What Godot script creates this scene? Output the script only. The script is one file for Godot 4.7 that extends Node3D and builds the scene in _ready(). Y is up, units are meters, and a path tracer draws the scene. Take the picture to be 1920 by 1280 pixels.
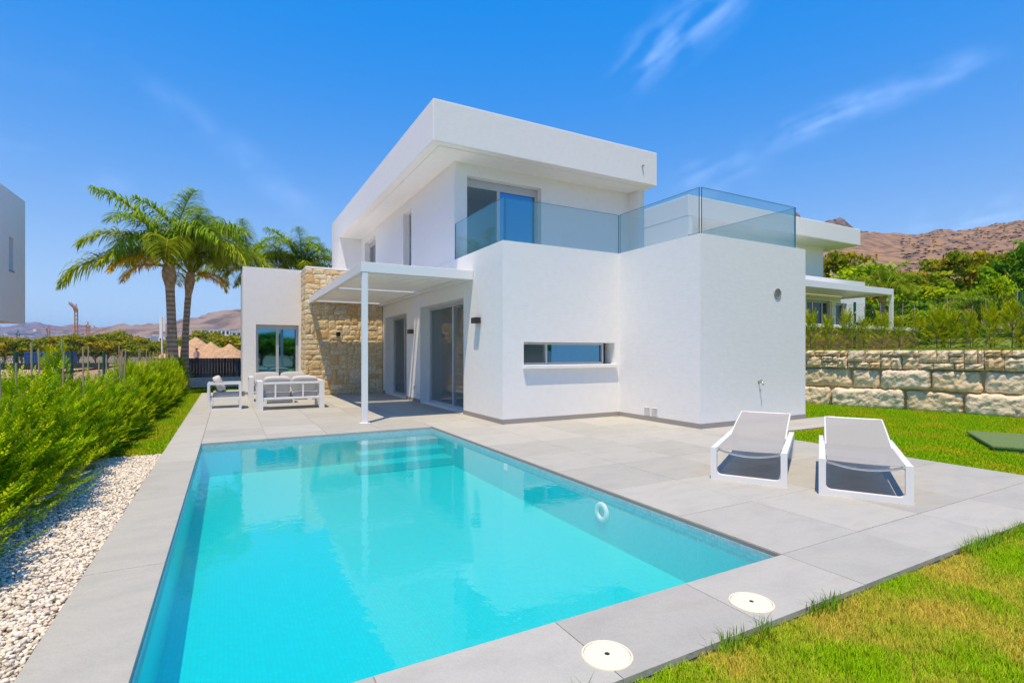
extends Node3D
# World axes: x runs right along the villa's front, y up, z = -F where F is the distance into the garden.

const EYE := 1.25
const FOCAL := 974.0
const YAW := 0.49992

var rng := RandomNumberGenerator.new()
var M := {}
var taken := {}


class MB:
	var v := PackedVector3Array()
	var n := PackedVector3Array()
	var c := PackedColorArray()
	var uv := PackedVector2Array()
	var ix := PackedInt32Array()
	var xf := Transform3D()
	var col := Color(1, 1, 1)
	var colored := false

	func put(a: Vector3, nn: Vector3) -> int:
		v.append(xf * a)
		n.append((xf.basis * nn).normalized())
		if colored:
			c.append(col)
		return v.size() - 1

	func face(i: int, j: int, k: int, nn: Vector3) -> void:
		var w := xf.basis * nn
		if (v[k] - v[i]).cross(v[j] - v[i]).dot(w) >= 0.0:
			ix.append_array([i, j, k])
		else:
			ix.append_array([i, k, j])

	func tri(a: Vector3, b: Vector3, d: Vector3, nn: Vector3) -> void:
		var i := put(a, nn)
		put(b, nn)
		put(d, nn)
		face(i, i + 1, i + 2, nn)

	func quad(a: Vector3, b: Vector3, d: Vector3, e: Vector3, nn: Vector3) -> void:
		var i := put(a, nn)
		put(b, nn)
		put(d, nn)
		put(e, nn)
		face(i, i + 1, i + 2, nn)
		face(i, i + 2, i + 3, nn)

	func box(lo: Vector3, hi: Vector3) -> void:
		cbox(lo, hi, 0.0)

	func cv(m: Vector3, h: Vector3, s: Vector3, ax: int, ch: float) -> Vector3:
		var r := m + h * s
		for k in 3:
			if k != ax:
				r[k] -= s[k] * ch
		return r

	func cbox(lo: Vector3, hi: Vector3, ch: float) -> void:
		var m := (lo + hi) * 0.5
		var h := ((hi - lo) * 0.5).abs()
		for ax in 3:
			var a1 := (ax + 1) % 3
			var a2 := (ax + 2) % 3
			for sg in [-1.0, 1.0]:
				var q: Array[Vector3] = []
				for k in [[-1.0, -1.0], [1.0, -1.0], [1.0, 1.0], [-1.0, 1.0]]:
					var s := Vector3.ZERO
					s[ax] = sg
					s[a1] = k[0]
					s[a2] = k[1]
					q.append(cv(m, h, s, ax, ch))
				var nn := Vector3.ZERO
				nn[ax] = sg
				quad(q[0], q[1], q[2], q[3], nn)
		if ch <= 0.0:
			return
		for pr in [[0, 1, 2], [1, 2, 0], [2, 0, 1]]:
			for s1 in [-1.0, 1.0]:
				for s2 in [-1.0, 1.0]:
					var s := Vector3.ZERO
					s[pr[0]] = s1
					s[pr[1]] = s2
					var nn := s.normalized()
					var s_lo := s
					s_lo[pr[2]] = -1.0
					var s_hi := s
					s_hi[pr[2]] = 1.0
					quad(cv(m, h, s_lo, pr[0], ch), cv(m, h, s_hi, pr[0], ch), cv(m, h, s_hi, pr[1], ch), cv(m, h, s_lo, pr[1], ch), nn)
		for k in 8:
			var s := Vector3(1.0 if k & 1 else -1.0, 1.0 if k & 2 else -1.0, 1.0 if k & 4 else -1.0)
			tri(cv(m, h, s, 0, ch), cv(m, h, s, 1, ch), cv(m, h, s, 2, ch), s.normalized())

	# A wall panel of length L, height H and thickness T with rectangular openings [u0, v0, u1, v1].
	func panel(o: Vector3, u: Vector3, w: Vector3, L: float, H: float, T: float, holes: Array) -> void:
		var us := [0.0, L]
		var vs := [0.0, H]
		for r in holes:
			for t in [r[0], r[2]]:
				if t > 0.0 and t < L and not us.has(t):
					us.append(t)
			for t in [r[1], r[3]]:
				if t > 0.0 and t < H and not vs.has(t):
					vs.append(t)
		us.sort()
		vs.sort()
		var solid := func(i: int, j: int) -> bool:
			if i < 0 or j < 0 or i >= us.size() - 1 or j >= vs.size() - 1:
				return false
			var cu: float = (us[i] + us[i + 1]) * 0.5
			var cw: float = (vs[j] + vs[j + 1]) * 0.5
			for r in holes:
				if cu > r[0] and cu < r[2] and cw > r[1] and cw < r[3]:
					return false
			return true
		var at := func(a: float, b: float, d: float) -> Vector3: return o + u * a + Vector3.UP * b + w * d
		for i in us.size() - 1:
			for j in vs.size() - 1:
				if not solid.call(i, j):
					continue
				var a: float = us[i]
				var b: float = us[i + 1]
				var e: float = vs[j]
				var f: float = vs[j + 1]
				quad(at.call(a, e, 0.0), at.call(b, e, 0.0), at.call(b, f, 0.0), at.call(a, f, 0.0), -w)
				quad(at.call(a, e, T), at.call(b, e, T), at.call(b, f, T), at.call(a, f, T), w)
				if not solid.call(i - 1, j):
					quad(at.call(a, e, 0.0), at.call(a, f, 0.0), at.call(a, f, T), at.call(a, e, T), -u)
				if not solid.call(i + 1, j):
					quad(at.call(b, e, 0.0), at.call(b, f, 0.0), at.call(b, f, T), at.call(b, e, T), u)
				if not solid.call(i, j - 1):
					quad(at.call(a, e, 0.0), at.call(b, e, 0.0), at.call(b, e, T), at.call(a, e, T), Vector3.DOWN)
				if not solid.call(i, j + 1):
					quad(at.call(a, f, 0.0), at.call(b, f, 0.0), at.call(b, f, T), at.call(a, f, T), Vector3.UP)

	# Polygon (in the plane of u and v) extruded along w.
	func prism(pts: PackedVector2Array, o: Vector3, u: Vector3, vv: Vector3, w: Vector3) -> void:
		var t := Geometry2D.triangulate_polygon(pts)
		var wn := w.normalized()
		var at := func(q: Vector2) -> Vector3: return o + u * q.x + vv * q.y
		for k in range(0, t.size(), 3):
			tri(at.call(pts[t[k]]), at.call(pts[t[k + 1]]), at.call(pts[t[k + 2]]), -wn)
			tri(at.call(pts[t[k]]) + w, at.call(pts[t[k + 1]]) + w, at.call(pts[t[k + 2]]) + w, wn)
		var mid := Vector2.ZERO
		for q in pts:
			mid += q / pts.size()
		for k in pts.size():
			var a := pts[k]
			var b := pts[(k + 1) % pts.size()]
			var e := b - a
			var nn := (u * e.y - vv * e.x).normalized()
			if Geometry2D.is_polygon_clockwise(pts):
				nn = -nn
			quad(at.call(a), at.call(b), at.call(b) + w, at.call(a) + w, nn)

	func tube(pts: Array, rad: Array, seg: int, caps := true) -> void:
		var base := v.size()
		var t0: Vector3 = (pts[1] - pts[0]).normalized()
		var side := t0.cross(Vector3.UP if absf(t0.y) < 0.9 else Vector3.RIGHT).normalized()
		for k in pts.size():
			var t: Vector3 = (pts[mini(k + 1, pts.size() - 1)] - pts[maxi(k - 1, 0)]).normalized()
			side = (side - t * side.dot(t)).normalized()
			var up := t.cross(side)
			for j in seg:
				var a := TAU * j / seg
				var d := side * cos(a) + up * sin(a)
				put(pts[k] + d * rad[k], d)
		for k in pts.size() - 1:
			for j in seg:
				var a := base + k * seg + j
				var b := base + k * seg + (j + 1) % seg
				var nn := n[a] + n[b]
				nn = xf.basis.inverse() * nn
				face(a, b, b + seg, nn)
				face(a, b + seg, a + seg, nn)
		if caps:
			for e in [0, pts.size() - 1]:
				var nn: Vector3 = (pts[e] - pts[1 if e == 0 else e - 1]).normalized()
				var i0 := v.size()
				for j in seg:
					v.append(v[base + e * seg + j])
					n.append((xf.basis * nn).normalized())
					if colored:
						c.append(col)
				for j in range(1, seg - 1):
					face(i0, i0 + j, i0 + j + 1, nn)

	# Profile of (radius, height) turned about the y axis.
	func lathe(prof: Array, seg: int) -> void:
		var base := v.size()
		for k in prof.size():
			var a: Vector2 = prof[maxi(k - 1, 0)]
			var b: Vector2 = prof[mini(k + 1, prof.size() - 1)]
			var e := (b - a).normalized()
			for j in seg:
				var th := TAU * j / seg
				put(Vector3(cos(th) * prof[k].x, prof[k].y, sin(th) * prof[k].x), Vector3(cos(th) * e.y, -e.x, sin(th) * e.y))
		for k in prof.size() - 1:
			for j in seg:
				var a := base + k * seg + j
				var b := base + k * seg + (j + 1) % seg
				var nn := xf.basis.inverse() * (n[a] + n[b] + n[a + seg])
				face(a, b, b + seg, nn)
				face(a, b + seg, a + seg, nn)

	func mesh() -> ArrayMesh:
		var arr := []
		arr.resize(Mesh.ARRAY_MAX)
		arr[Mesh.ARRAY_VERTEX] = v
		arr[Mesh.ARRAY_NORMAL] = n
		if colored:
			arr[Mesh.ARRAY_COLOR] = c
		arr[Mesh.ARRAY_INDEX] = ix
		var m := ArrayMesh.new()
		m.add_surface_from_arrays(Mesh.PRIMITIVE_TRIANGLES, arr)
		return m


func V(x: float, y: float, f: float) -> Vector3:
	return Vector3(x, y, -f)


# The direction that a pixel of the 1920 x 1280 photograph looks in, scaled to depth d: a point in the world.
func px(x: float, y: float, d: float) -> Vector3:
	var s := (x - 960.0) / FOCAL * d
	return V(d * sin(YAW) + s * cos(YAW), EYE + (660.0 - y) / FOCAL * d, d * cos(YAW) - s * sin(YAW))


func numbered(called: String) -> String:
	taken[called] = taken.get(called, -1) + 1
	return called if taken[called] == 0 else "%s_%03d" % [called, taken[called]]


func meta(o: Node3D, label: String, category := "", group := "", kind := "") -> Node3D:
	if label:
		o.set_meta("label", label)
	if category:
		o.set_meta("category", category)
	if group:
		o.set_meta("group", group)
	if kind:
		o.set_meta("kind", kind)
	return o


func thing(called: String, label: String, category: String, at := Vector3.ZERO, yaw := 0.0, group := "") -> Node3D:
	var o := Node3D.new()
	o.name = numbered(called)
	add_child(o, true)
	o.position = at
	o.rotation.y = yaw
	return meta(o, label, category, group)


func abs_xf(o: Node) -> Transform3D:
	return Transform3D() if o == self else abs_xf(o.get_parent()) * (o as Node3D).transform


# A part in its parent's own axes.
func part(parent: Node, called: String, shape, m: Material) -> MeshInstance3D:
	var o := MeshInstance3D.new()
	o.name = numbered(called) if parent == self else called
	o.mesh = shape.mesh() if shape is MB else shape
	o.material_override = m
	parent.add_child(o, true)
	return o


# A part whose shape is given in world coordinates.
func wpart(parent: Node, called: String, mb: MB, m: Material) -> MeshInstance3D:
	var inv := abs_xf(parent).affine_inverse()
	for k in mb.v.size():
		mb.v[k] = inv * mb.v[k]
		mb.n[k] = inv.basis * mb.n[k]
	return part(parent, called, mb, m)


func structure(called: String, mb, m: Material) -> MeshInstance3D:
	var o := part(self, called, mb, m)
	o.set_meta("kind", "structure")
	return o


func copy(o: Node3D, at: Vector3, yaw: float, label := "") -> Node3D:
	var r: Node3D = o.duplicate()
	var base := String(o.name)
	if base.length() > 4 and base.substr(base.length() - 3).is_valid_int():
		base = base.substr(0, base.length() - 4)
	r.name = numbered(base)
	add_child(r, true)
	r.position = at
	r.rotation.y = yaw
	if label:
		r.set_meta("label", label)
	return r


# ---------------------------------------------------------------- materials

func noise_bytes(size: int, freq: float, oct: int, sd: int, stretch := Vector2.ONE) -> Image:
	var nz := FastNoiseLite.new()
	nz.seed = sd
	nz.noise_type = FastNoiseLite.TYPE_SIMPLEX_SMOOTH
	nz.frequency = freq
	nz.fractal_octaves = oct
	var w := int(size * stretch.x)
	var h := int(size * stretch.y)
	var im := nz.get_seamless_image(w, h, false, false, 0.15, true)
	if stretch != Vector2.ONE:
		im.resize(size, size, Image.INTERPOLATE_CUBIC)
	return im


# Linear colours laid along the values of a noise.
func ramp_tex(size: int, freq: float, oct: int, sd: int, cols: Array, offs: Array, stretch := Vector2.ONE, fine := 0.0) -> ImageTexture:
	var im := noise_bytes(size, freq, oct, sd, stretch)
	im.convert(Image.FORMAT_L8)
	var gr := Gradient.new()
	var pc := PackedColorArray()
	for q in cols:
		pc.append(q)
	gr.colors = pc
	gr.offsets = PackedFloat32Array(offs)
	var src := im.get_data()
	var out := PackedByteArray()
	out.resize(size * size * 3)
	var lut: Array = []
	for k in 256:
		lut.append(gr.sample(k / 255.0))
	var r := RandomNumberGenerator.new()
	r.seed = sd + 77
	for k in size * size:
		var q: Color = lut[src[k]]
		if fine > 0.0:
			var t := 1.0 + r.randf_range(-fine, fine)
			q = Color(q.r * t, q.g * t, q.b * t)
		q = q.linear_to_srgb()
		out[k * 3] = clampi(int(q.r * 255.0 + 0.5), 0, 255)
		out[k * 3 + 1] = clampi(int(q.g * 255.0 + 0.5), 0, 255)
		out[k * 3 + 2] = clampi(int(q.b * 255.0 + 0.5), 0, 255)
	return ImageTexture.create_from_image(Image.create_from_data(size, size, false, Image.FORMAT_RGB8, out))


func bump_tex(size: int, freq: float, oct: int, sd: int, strength: float, stretch := Vector2.ONE) -> ImageTexture:
	var im := noise_bytes(size, freq, oct, sd, stretch)
	im.convert(Image.FORMAT_RGBA8)
	im.bump_map_to_normal_map(strength)
	return ImageTexture.create_from_image(im)


func lin(r: float, g: float, b: float, a := 1.0) -> Color:
	var q := Color(r, g, b).linear_to_srgb()
	q.a = a
	return q


func mat(col: Color, rough: float, metal := 0.0) -> StandardMaterial3D:
	var m := StandardMaterial3D.new()
	m.albedo_color = col
	m.roughness = rough
	m.metallic = metal
	return m


func tri(m: StandardMaterial3D, scale: float, world := true) -> StandardMaterial3D:
	m.uv1_triplanar = true
	m.uv1_world_triplanar = world
	m.uv1_triplanar_sharpness = 4.0
	m.uv1_scale = Vector3.ONE * scale
	return m


func with_normal(m: StandardMaterial3D, t: Texture2D, s: float) -> StandardMaterial3D:
	m.normal_enabled = true
	m.normal_texture = t
	m.normal_scale = s
	return m


func textured(t: Texture2D, rough: float, scale: float, bump: Texture2D = null, bs := 1.0, world := true) -> StandardMaterial3D:
	var m := mat(Color.WHITE, rough)
	m.albedo_texture = t
	tri(m, scale, world)
	if bump:
		with_normal(m, bump, bs)
	return m


func leafy(rough: float, back: float) -> StandardMaterial3D:
	var m := mat(Color.WHITE, rough)
	m.vertex_color_use_as_albedo = true
	m.cull_mode = BaseMaterial3D.CULL_DISABLED
	m.backlight_enabled = true
	m.backlight = Color(back, back, back)
	m.metallic_specular = 0.15
	return m


func make_materials() -> void:
	var fine := bump_tex(512, 0.06, 4, 3, 3.0)
	var coarse := bump_tex(512, 0.02, 5, 5, 6.0)
	var trowel := bump_tex(512, 0.03, 5, 8, 4.0, Vector2(0.35, 1.0))
	M.plaster = textured(ramp_tex(512, 0.012, 5, 11, [Color(0.835, 0.83, 0.82), Color(0.85, 0.845, 0.835), Color(0.86, 0.855, 0.85)], [0.2, 0.55, 0.85], Vector2.ONE, 0.012), 0.9, 0.8, trowel, 0.09)
	M.soffit = M.plaster
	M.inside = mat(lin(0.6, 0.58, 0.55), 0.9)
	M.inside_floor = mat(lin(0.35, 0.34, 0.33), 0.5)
	M.tiles = []
	for k in 5:
		var t := 0.945 + 0.03 * k
		M.tiles.append(textured(ramp_tex(512, 0.014, 6, 20 + k, [Color(0.39, 0.388, 0.362) * t, Color(0.412, 0.413, 0.385) * t, Color(0.428, 0.425, 0.393) * t, Color(0.408, 0.393, 0.36) * t], [0.12, 0.45, 0.7, 0.95], Vector2(0.45, 1.0), 0.06), 0.8, 0.42 + 0.03 * k, fine, 0.25))
		M.tiles[k].metallic_specular = 0.3
	M.grout = mat(lin(0.30, 0.26, 0.23), 0.95)
	M.skirting = mat(lin(0.33, 0.31, 0.295), 0.7)
	M.white_metal = mat(lin(0.82, 0.82, 0.82), 0.35)
	M.frame = mat(lin(0.50, 0.52, 0.54), 0.4, 0.2)
	M.dark = mat(lin(0.012, 0.013, 0.015), 0.5)
	M.lamp_black = mat(lin(0.02, 0.021, 0.025), 0.45)
	M.steel = mat(lin(0.45, 0.45, 0.44), 0.3, 0.9)
	var g := mat(lin(0.30, 0.52, 0.58, 0.14), 0.02)
	g.transparency = BaseMaterial3D.TRANSPARENCY_ALPHA
	M.glass = g
	var bal := mat(lin(0.06, 0.32, 0.42, 0.36), 0.02)
	bal.transparency = BaseMaterial3D.TRANSPARENCY_ALPHA
	M.balustrade = bal
	M.glass_edge = mat(lin(0.05, 0.20, 0.24), 0.15)
	M.solar = mat(lin(0.10, 0.30, 0.52), 0.03, 1.0)
	M.solar_green = mat(lin(0.14, 0.36, 0.48), 0.03, 1.0)
	# the pool
	M.dark_glass = mat(lin(0.02, 0.05, 0.06), 0.05)
	M.shirt = mat(lin(0.55, 0.36, 0.33), 0.9)
	M.trousers = mat(lin(0.08, 0.09, 0.12), 0.9)
	M.skin = mat(lin(0.45, 0.26, 0.18), 0.7)
	M.hair = mat(lin(0.02, 0.015, 0.012), 0.8)
	M.mosaic = pool_mosaic(Color(0.004, 0.63, 0.66), 0.05)
	M.mosaic_band = pool_mosaic(Color(0.36, 0.55, 0.60), 0.12)
	var w := mat(lin(0.0, 0.60, 0.66, 0.20), 0.0)
	w.transparency = BaseMaterial3D.TRANSPARENCY_ALPHA
	w.metallic_specular = 0.46
	tri(w, 0.55)
	with_normal(w, bump_tex(512, 0.022, 4, 41, 2.0), 0.09)
	M.water = w
	M.cream = mat(lin(0.82, 0.76, 0.60), 0.5)
	# stone
	M.clad = []
	var clads := [[0.78, 0.61, 0.36], [0.74, 0.54, 0.27], [0.82, 0.68, 0.45], [0.70, 0.47, 0.21], [0.80, 0.67, 0.46], [0.74, 0.59, 0.34], [0.64, 0.55, 0.40]]
	for k in clads.size():
		var q: Array = clads[k]
		var base := Color(q[0], q[1], q[2])
		M.clad.append(textured(ramp_tex(256, 0.03, 5, 60 + k, [base * 0.72, base, base * 1.12], [0.15, 0.5, 0.9], Vector2.ONE, 0.05), 0.95, 1.3, coarse, 0.9))
	M.mortar = mat(lin(0.66, 0.53, 0.34), 0.95)
	M.rock = []
	var rocks := [[0.86, 0.73, 0.56], [0.88, 0.77, 0.62], [0.84, 0.69, 0.49]]
	for k in rocks.size():
		var q: Array = rocks[k]
		var base := Color(q[0], q[1], q[2])
		M.rock.append(textured(ramp_tex(512, 0.02, 6, 80 + k, [base * Color(0.6, 0.53, 0.47), base * 0.9, base, base * Color(1.0, 0.82, 0.6), base * 1.08], [0.14, 0.32, 0.52, 0.76, 0.9], Vector2.ONE, 0.08), 0.97, 0.8, coarse, 1.0))
	M.ashlar = []
	var ash := [[0.76, 0.60, 0.39], [0.81, 0.66, 0.45], [0.76, 0.54, 0.29], [0.70, 0.58, 0.42]]
	for k in ash.size():
		var q: Array = ash[k]
		var base := Color(q[0], q[1], q[2])
		M.ashlar.append(textured(ramp_tex(256, 0.03, 5, 90 + k, [base * 0.55, base, base * 1.15], [0.15, 0.5, 0.9], Vector2.ONE, 0.05), 0.95, 1.2, coarse, 1.3))
	M.earth = textured(ramp_tex(512, 0.02, 6, 100, [Color(0.20, 0.13, 0.08), Color(0.36, 0.25, 0.16), Color(0.46, 0.33, 0.22)], [0.2, 0.5, 0.85], Vector2.ONE, 0.1), 1.0, 0.25, coarse, 1.0)
	M.sand = textured(ramp_tex(512, 0.03, 6, 101, [Color(0.38, 0.22, 0.12), Color(0.56, 0.35, 0.20), Color(0.64, 0.42, 0.26)], [0.15, 0.5, 0.85], Vector2.ONE, 0.08), 1.0, 0.22, coarse, 1.6)
	M.turf = textured(ramp_tex(512, 0.02, 6, 102, [Color(0.09, 0.16, 0.002), Color(0.16, 0.25, 0.004), Color(0.28, 0.25, 0.02)], [0.25, 0.5, 0.85], Vector2.ONE, 0.2), 1.0, 0.35, coarse, 1.0)
	M.field = textured(ramp_tex(512, 0.012, 6, 103, [Color(0.09, 0.10, 0.03), Color(0.30, 0.22, 0.13), Color(0.42, 0.31, 0.20)], [0.3, 0.5, 0.8], Vector2.ONE, 0.1), 1.0, 0.012)
	M.pebble = mat(lin(0.86, 0.82, 0.76), 0.8)
	M.gravel_bed = textured(ramp_tex(256, 0.08, 4, 104, [Color(0.30, 0.27, 0.23), Color(0.6, 0.56, 0.5)], [0.2, 0.8], Vector2.ONE, 0.2), 1.0, 2.5)
	M.pebble.vertex_color_use_as_albedo = true
	M.grass = leafy(0.6, 0.7)
	M.leaf = leafy(0.55, 0.8)
	M.bark = textured(ramp_tex(256, 0.05, 5, 110, [Color(0.07, 0.05, 0.035), Color(0.16, 0.12, 0.085), Color(0.25, 0.20, 0.15)], [0.2, 0.5, 0.85]), 0.95, 3.0, coarse, 1.2, false)
	M.palm_bark = mat(lin(1, 1, 1), 0.95)
	M.palm_bark.vertex_color_use_as_albedo = true
	M.rachis = mat(lin(0.22, 0.25, 0.05), 0.6)
	M.cane = mat(lin(0.42, 0.32, 0.19), 0.7)
	M.green_paint = mat(lin(0.005, 0.085, 0.06), 0.4)
	M.wire = mat(lin(0.05, 0.075, 0.065), 0.6)
	M.cushion = textured(ramp_tex(256, 0.08, 4, 120, [Color(0.50, 0.49, 0.475), Color(0.58, 0.57, 0.555)], [0.2, 0.8], Vector2.ONE, 0.06), 0.95, 3.0, fine, 0.5, false)
	M.seat_fabric = textured(ramp_tex(256, 0.08, 4, 121, [Color(0.36, 0.36, 0.36), Color(0.44, 0.44, 0.435)], [0.2, 0.8], Vector2.ONE, 0.06), 0.95, 3.0, fine, 0.5, false)
	M.sling = textured(ramp_tex(256, 0.2, 2, 122, [Color(0.40, 0.39, 0.37), Color(0.47, 0.46, 0.44)], [0.2, 0.8], Vector2(1, 0.2), 0.08), 0.8, 2.0, null, 1.0, false)
	M.sling.transparency = BaseMaterial3D.TRANSPARENCY_ALPHA
	M.sling.albedo_color = Color(1, 1, 1, 0.74)
	M.terracotta = textured(ramp_tex(256, 0.06, 5, 125, [Color(0.22, 0.09, 0.05), Color(0.38, 0.19, 0.11)], [0.2, 0.8], Vector2.ONE, 0.15), 0.95, 1.2, coarse, 1.0)
	M.slat_dark = []
	for k in 4:
		var t := 0.6 + 0.4 * k
		M.slat_dark.append(textured(ramp_tex(256, 0.03, 4, 130 + k, [Color(0.018, 0.025, 0.035) * t, Color(0.05, 0.062, 0.08) * t], [0.2, 0.8], Vector2(1.0, 0.15)), 0.55, 1.2))
	M.concrete = textured(ramp_tex(256, 0.02, 5, 140, [Color(0.62, 0.62, 0.60), Color(0.76, 0.76, 0.74)], [0.2, 0.8], Vector2.ONE, 0.04), 0.9, 0.8, fine, 0.4)
	M.blue = mat(lin(0.012, 0.10, 0.30), 0.45)
	M.screen = mat(lin(0.012, 0.03, 0.032), 0.8)
	M.crane = mat(lin(0.62, 0.27, 0.04), 0.5)
	M.crane_grey = mat(lin(0.12, 0.20, 0.24), 0.5)
	M.town = mat(lin(0.72, 0.71, 0.68), 0.9)
	M.town_glass = mat(lin(0.03, 0.045, 0.06), 0.2)
	M.hill = textured(ramp_tex(1024, 0.012, 8, 150, [Color(0.13, 0.09, 0.06), Color(0.20, 0.125, 0.085), Color(0.30, 0.175, 0.085), Color(0.36, 0.215, 0.10)], [0.22, 0.38, 0.55, 0.8], Vector2.ONE, 0.2), 1.0, 0.007, coarse, 0.5)
	M.hill_rocky = textured(ramp_tex(1024, 0.02, 7, 151, [Color(0.07, 0.06, 0.05), Color(0.17, 0.12, 0.11), Color(0.26, 0.19, 0.16)], [0.3, 0.5, 0.8], Vector2.ONE, 0.12), 1.0, 0.006, coarse, 1.5)
	M.far_hill = textured(ramp_tex(512, 0.02, 6, 152, [Color(0.13, 0.10, 0.08), Color(0.28, 0.20, 0.15), Color(0.34, 0.25, 0.19)], [0.25, 0.5, 0.8], Vector2.ONE, 0.05), 1.0, 0.0015, coarse, 1.0)
	M.mat_green = textured(ramp_tex(256, 0.12, 4, 160, [Color(0.08, 0.15, 0.035), Color(0.19, 0.26, 0.09)], [0.2, 0.8], Vector2.ONE, 0.2), 1.0, 1.5, fine, 1.0)
	M.mat_edge = mat(lin(0.01, 0.36, 0.10), 0.5)
	M.downlight = mat(lin(0.9, 0.88, 0.8), 0.5)
	M.downlight.emission_enabled = true
	M.downlight.emission = Color(1.0, 0.95, 0.82)
	M.downlight.emission_energy_multiplier = 1.6


# Small square glass mosaic with paler joints.
func pool_mosaic(base: Color, vary: float) -> StandardMaterial3D:
	var size := 512
	var cell := 16
	var im := Image.create(size, size, false, Image.FORMAT_RGB8)
	var r := RandomNumberGenerator.new()
	r.seed = 31
	for i in size / cell:
		for j in size / cell:
			var t := 1.0 + r.randf_range(-vary, vary)
			var q := Color(base.r * t, base.g * t, base.b * t).linear_to_srgb()
			im.fill_rect(Rect2i(i * cell, j * cell, cell, cell), Color(base.r * 0.8 + 0.01, base.g * 0.86, base.b * 0.88).linear_to_srgb())
			im.fill_rect(Rect2i(i * cell + 1, j * cell + 1, cell - 2, cell - 2), q)
	var m := mat(Color.WHITE, 0.35)
	m.albedo_texture = ImageTexture.create_from_image(im)
	return tri(m, 1.0 / (32 * 0.026))


# ---------------------------------------------------------------- camera, sky, sun

func cloud_cover() -> ImageTexture:
	var w := 2048
	var h := 1024
	var im := Image.create(w, h, false, Image.FORMAT_RGBA8)
	im.fill(Color(1, 1, 1, 0))
	var nz := FastNoiseLite.new()
	nz.seed = 9
	nz.frequency = 1.0
	nz.fractal_octaves = 5
	# wisps of cirrus: [x, y, x, y, half width in degrees, strength], read off the photograph as directions, and more of them all round
	var strokes := [[1180, 140, 1390, -40, 2.0, 0.27], [1390, 320, 1480, 240, 1.3, 0.12], [1430, 268, 1640, 182, 1.0, 0.27], [1600, 198, 1860, 105, 1.1, 0.18],
		[-20, 255, 270, 365, 1.0, 0.10], [240, 130, 420, 270, 1.2, 0.06], [400, 260, 600, 410, 1.4, 0.10], [-60, 60, 200, 130, 1.8, 0.04], [1700, 440, 1930, 385, 1.4, 0.16], [1280, 350, 1420, 290, 2.2, 0.12]]
	var segs: Array = []
	for s in strokes:
		segs.append([(px(s[0], s[1], 1.0) - Vector3(0, EYE, 0)).normalized(), (px(s[2], s[3], 1.0) - Vector3(0, EYE, 0)).normalized(), deg_to_rad(s[4]), s[5]])
	var r := RandomNumberGenerator.new()
	r.seed = 4
	for k in 16:
		var az := YAW + PI * 0.42 + (TAU - PI * 0.84) * (k + r.randf()) / 16.0
		var el := r.randf_range(0.15, 0.8)
		var a := Vector3(sin(az) * cos(el), sin(el), -cos(az) * cos(el))
		var el2 := el + r.randf_range(0.04, 0.14)
		var az2 := az + r.randf_range(0.15, 0.35)
		segs.append([a, Vector3(sin(az2) * cos(el2), sin(el2), -cos(az2) * cos(el2)), deg_to_rad(r.randf_range(1.2, 2.4)), r.randf_range(0.08, 0.27)])
	var data := PackedByteArray()
	data.resize(w * h * 4)
	data.fill(255)
	var alpha := PackedFloat32Array()
	alpha.resize(w * h)
	for s in segs:
		var a: Vector3 = s[0]
		var b: Vector3 = s[1]
		var hw: float = s[2]
		var lo_u := w
		var lo_v := h
		var hi_u := 0
		var hi_v := 0
		var u0 := -1.0
		for t in 9:
			var d := a.lerp(b, t / 8.0).normalized()
			var u := atan2(d.x, -d.z) / TAU * w
			if u0 < 0.0 and t == 0:
				u0 = u
			u = u0 + wrapf(u - u0, -w * 0.5, w * 0.5)
			var vv := acos(d.y) / PI * h
			var reach := hw / PI * h * 3.0
			var reach_u := reach / maxf(0.2, sqrt(1.0 - d.y * d.y))
			lo_u = mini(lo_u, int(u - reach_u))
			hi_u = maxi(hi_u, int(u + reach_u))
			lo_v = mini(lo_v, int(vv - reach))
			hi_v = maxi(hi_v, int(vv + reach))
		var ab := b - a
		for vv in range(maxi(lo_v, 0), mini(hi_v, h / 2)):
			var th := PI * (vv + 0.5) / h
			var st := sin(th)
			for u in range(lo_u, hi_u):
				var ph := TAU * (u + 0.5) / w
				var d := Vector3(sin(ph) * st, cos(th), -cos(ph) * st)
				var t := clampf((d - a).dot(ab) / ab.length_squared(), 0.0, 1.0)
				var q := a + ab * t
				var dist := (d - q).length() / hw
				if dist > 3.0:
					continue
				var along := ab.normalized()
				var across := along.cross(d)
				var n1 := nz.get_noise_3d(d.dot(along) * 6.0, across.y * 44.0, across.x * 44.0 + s[3] * 50.0)
				var n2 := nz.get_noise_3d(d.x * 9.0, d.y * 9.0, d.z * 9.0 + 7.0)
				var g := exp(-dist * dist * 1.1) * smoothstep(0.0, 0.35, t + 0.12) * smoothstep(0.0, 0.35, 1.12 - t)
				g *= clampf(0.42 + n1 * 1.1 + n2 * 1.0, 0.0, 1.3)
				var at := vv * w + posmod(u, w)
				alpha[at] = maxf(alpha[at], g * s[3])
	for k in w * h:
		data[k * 4 + 3] = clampi(int(alpha[k] * 255.0), 0, 255)
	return ImageTexture.create_from_image(Image.create_from_data(w, h, false, Image.FORMAT_RGBA8, data))


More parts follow.
